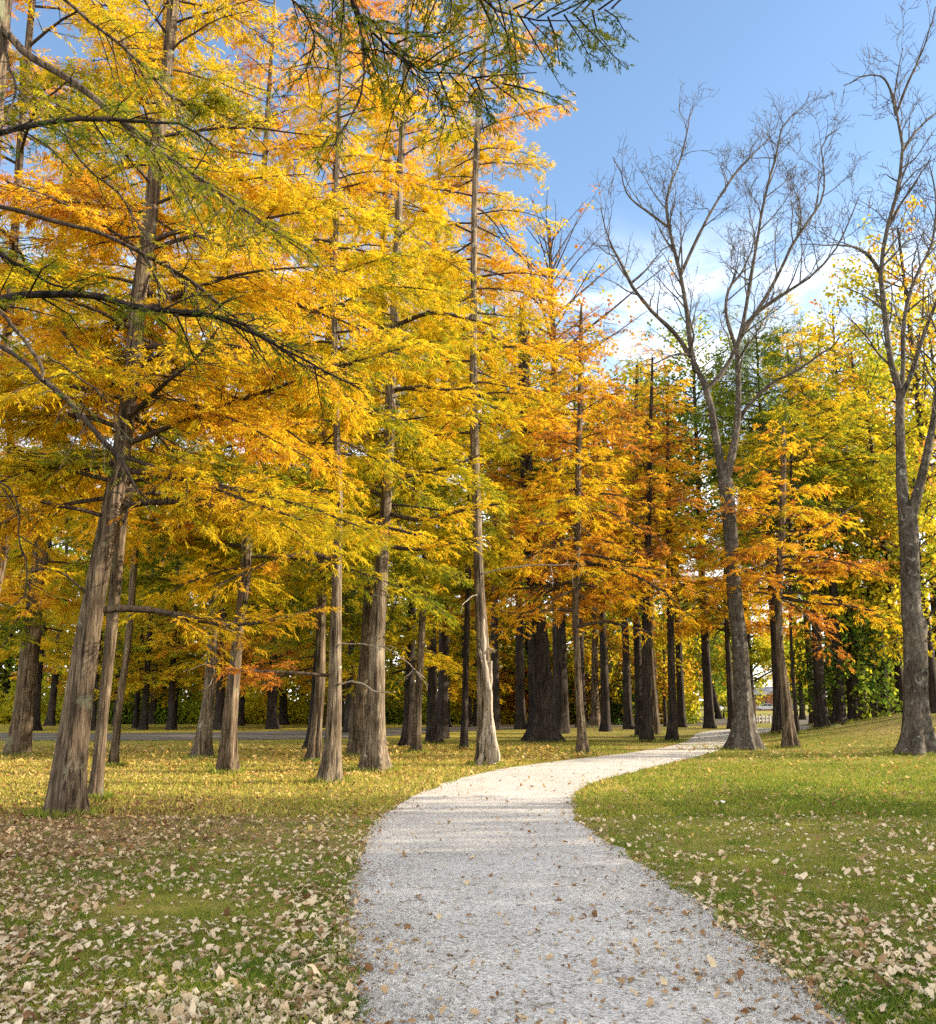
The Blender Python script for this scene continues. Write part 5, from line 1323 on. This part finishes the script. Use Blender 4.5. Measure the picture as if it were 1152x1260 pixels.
# ------------------------------------------------------------------ sky, sun, camera, render
EL, AZ = math.radians(17.0), math.radians(86.0)
wd = bpy.data.worlds.new('World'); SC.world = wd; wd.use_nodes = True
nt = wd.node_tree; nt.nodes.clear()
out = nt.nodes.new('ShaderNodeOutputWorld'); bg = nt.nodes.new('ShaderNodeBackground'); sky = nt.nodes.new('ShaderNodeTexSky')
sky.sky_type = 'NISHITA'; sky.sun_disc = False; sky.sun_elevation = EL; sky.sun_rotation = AZ; sky.air_density = 1.0; sky.dust_density = 0.4; sky.ozone_density = 2.0
tc = nt.nodes.new('ShaderNodeTexCoord')
def WN(t, **ins):
    n = nt.nodes.new(t)
    return n
mp = nt.nodes.new('ShaderNodeMapping'); mp.inputs['Scale'].default_value = (1.0, 1.0, 2.6); nt.links.new(tc.outputs['Generated'], mp.inputs['Vector'])
nz = nt.nodes.new('ShaderNodeTexNoise'); nz.inputs['Scale'].default_value = 4.2; nz.inputs['Detail'].default_value = 8; nz.inputs['Roughness'].default_value = 0.6; nz.inputs['Distortion'].default_value = 0.6
nt.links.new(mp.outputs[0], nz.inputs['Vector'])
cr = nt.nodes.new('ShaderNodeValToRGB'); cr.color_ramp.elements[0].position = 0.44; cr.color_ramp.elements[1].position = 0.70; nt.links.new(nz.outputs['Fac'], cr.inputs['Fac'])
sx = nt.nodes.new('ShaderNodeSeparateXYZ'); nt.links.new(tc.outputs['Generated'], sx.inputs[0])
e1 = nt.nodes.new('ShaderNodeMapRange'); e1.interpolation_type = 'SMOOTHSTEP'
for k, v in zip((1, 2, 3, 4), (0.50, 0.34, 0.0, 1.0)): e1.inputs[k].default_value = v
nt.links.new(sx.outputs[2], e1.inputs[0])
mu0 = nt.nodes.new('ShaderNodeMath'); mu0.operation = 'MULTIPLY'; nt.links.new(cr.outputs['Color'], mu0.inputs[0]); nt.links.new(e1.outputs[0], mu0.inputs[1])
e2 = nt.nodes.new('ShaderNodeMapRange'); e2.interpolation_type = 'SMOOTHSTEP'
for k, v in zip((1, 2, 3, 4), (0.44, 0.10, 0.0, 0.75)): e2.inputs[k].default_value = v
nt.links.new(sx.outputs[2], e2.inputs[0])
mu = nt.nodes.new('ShaderNodeMath'); mu.operation = 'MAXIMUM'; nt.links.new(mu0.outputs[0], mu.inputs[0]); nt.links.new(e2.outputs[0], mu.inputs[1])
bk = nt.nodes.new('ShaderNodeMapRange'); bk.interpolation_type = 'SMOOTHSTEP'  # unseen pale cloud added behind the camera as fill light for the shade
for k, v in zip((1, 2, 3, 4), (0.05, -0.45, 0.0, 0.75)): bk.inputs[k].default_value = v
nt.links.new(sx.outputs[1], bk.inputs[0])
bn = nt.nodes.new('ShaderNodeMapRange'); nt.links.new(nz.outputs['Fac'], bn.inputs[0])
for k, v in zip((1, 2, 3, 4), (0.3, 0.6, 0.4, 1.0)): bn.inputs[k].default_value = v
bm2 = nt.nodes.new('ShaderNodeMath'); bm2.operation = 'MULTIPLY'; nt.links.new(bk.outputs[0], bm2.inputs[0]); nt.links.new(bn.outputs[0], bm2.inputs[1])
mx = nt.nodes.new('ShaderNodeMix'); mx.data_type = 'RGBA'; nt.links.new(mu.outputs[0], mx.inputs[0]); nt.links.new(sky.outputs[0], mx.inputs[6]); mx.inputs[7].default_value = (7.0, 7.0, 7.0, 1)
mx2 = nt.nodes.new('ShaderNodeMix'); mx2.data_type = 'RGBA'; nt.links.new(bm2.outputs[0], mx2.inputs[0]); nt.links.new(mx.outputs[2], mx2.inputs[6]); mx2.inputs[7].default_value = (11.5, 10.9, 10.0, 1)
nt.links.new(mx2.outputs[2], bg.inputs['Color']); bg.inputs['Strength'].default_value = 0.12
nt.links.new(bg.outputs[0], out.inputs[0])

sl = bpy.data.lights.new('sun', 'SUN'); sl.energy = 5.0; sl.angle = math.radians(0.6); sl.color = (1.0, 0.84, 0.62)
so = bpy.data.objects.new('sun', sl); COL.objects.link(so); so.rotation_euler = (math.pi / 2 - EL, 0, math.pi - AZ); so.location = (60, 0, 40)

cd = bpy.data.cameras.new('camera'); cam = bpy.data.objects.new('camera', cd); COL.objects.link(cam)
cd.sensor_fit = 'VERTICAL'; cd.sensor_height = 36.0; cd.sensor_width = 36.0; cd.lens = 36.0 * F / H; cd.clip_start = 0.05; cd.clip_end = 6000
cam.location = tuple(EYE); cam.rotation_euler = (math.pi / 2 + PITCH, 0, 0); SC.camera = cam

SC.view_settings.view_transform = 'Standard'; SC.view_settings.look = 'None'; SC.view_settings.exposure = 1.55; SC.view_settings.gamma = 1.0
cy = SC.cycles
cy.max_bounces = 7; cy.diffuse_bounces = 4; cy.glossy_bounces = 2; cy.transmission_bounces = 4; cy.transparent_max_bounces = 4
cy.caustics_reflective = False; cy.caustics_refractive = False
cy.use_denoising = False; cy.use_adaptive_sampling = True; cy.adaptive_threshold = 0.02
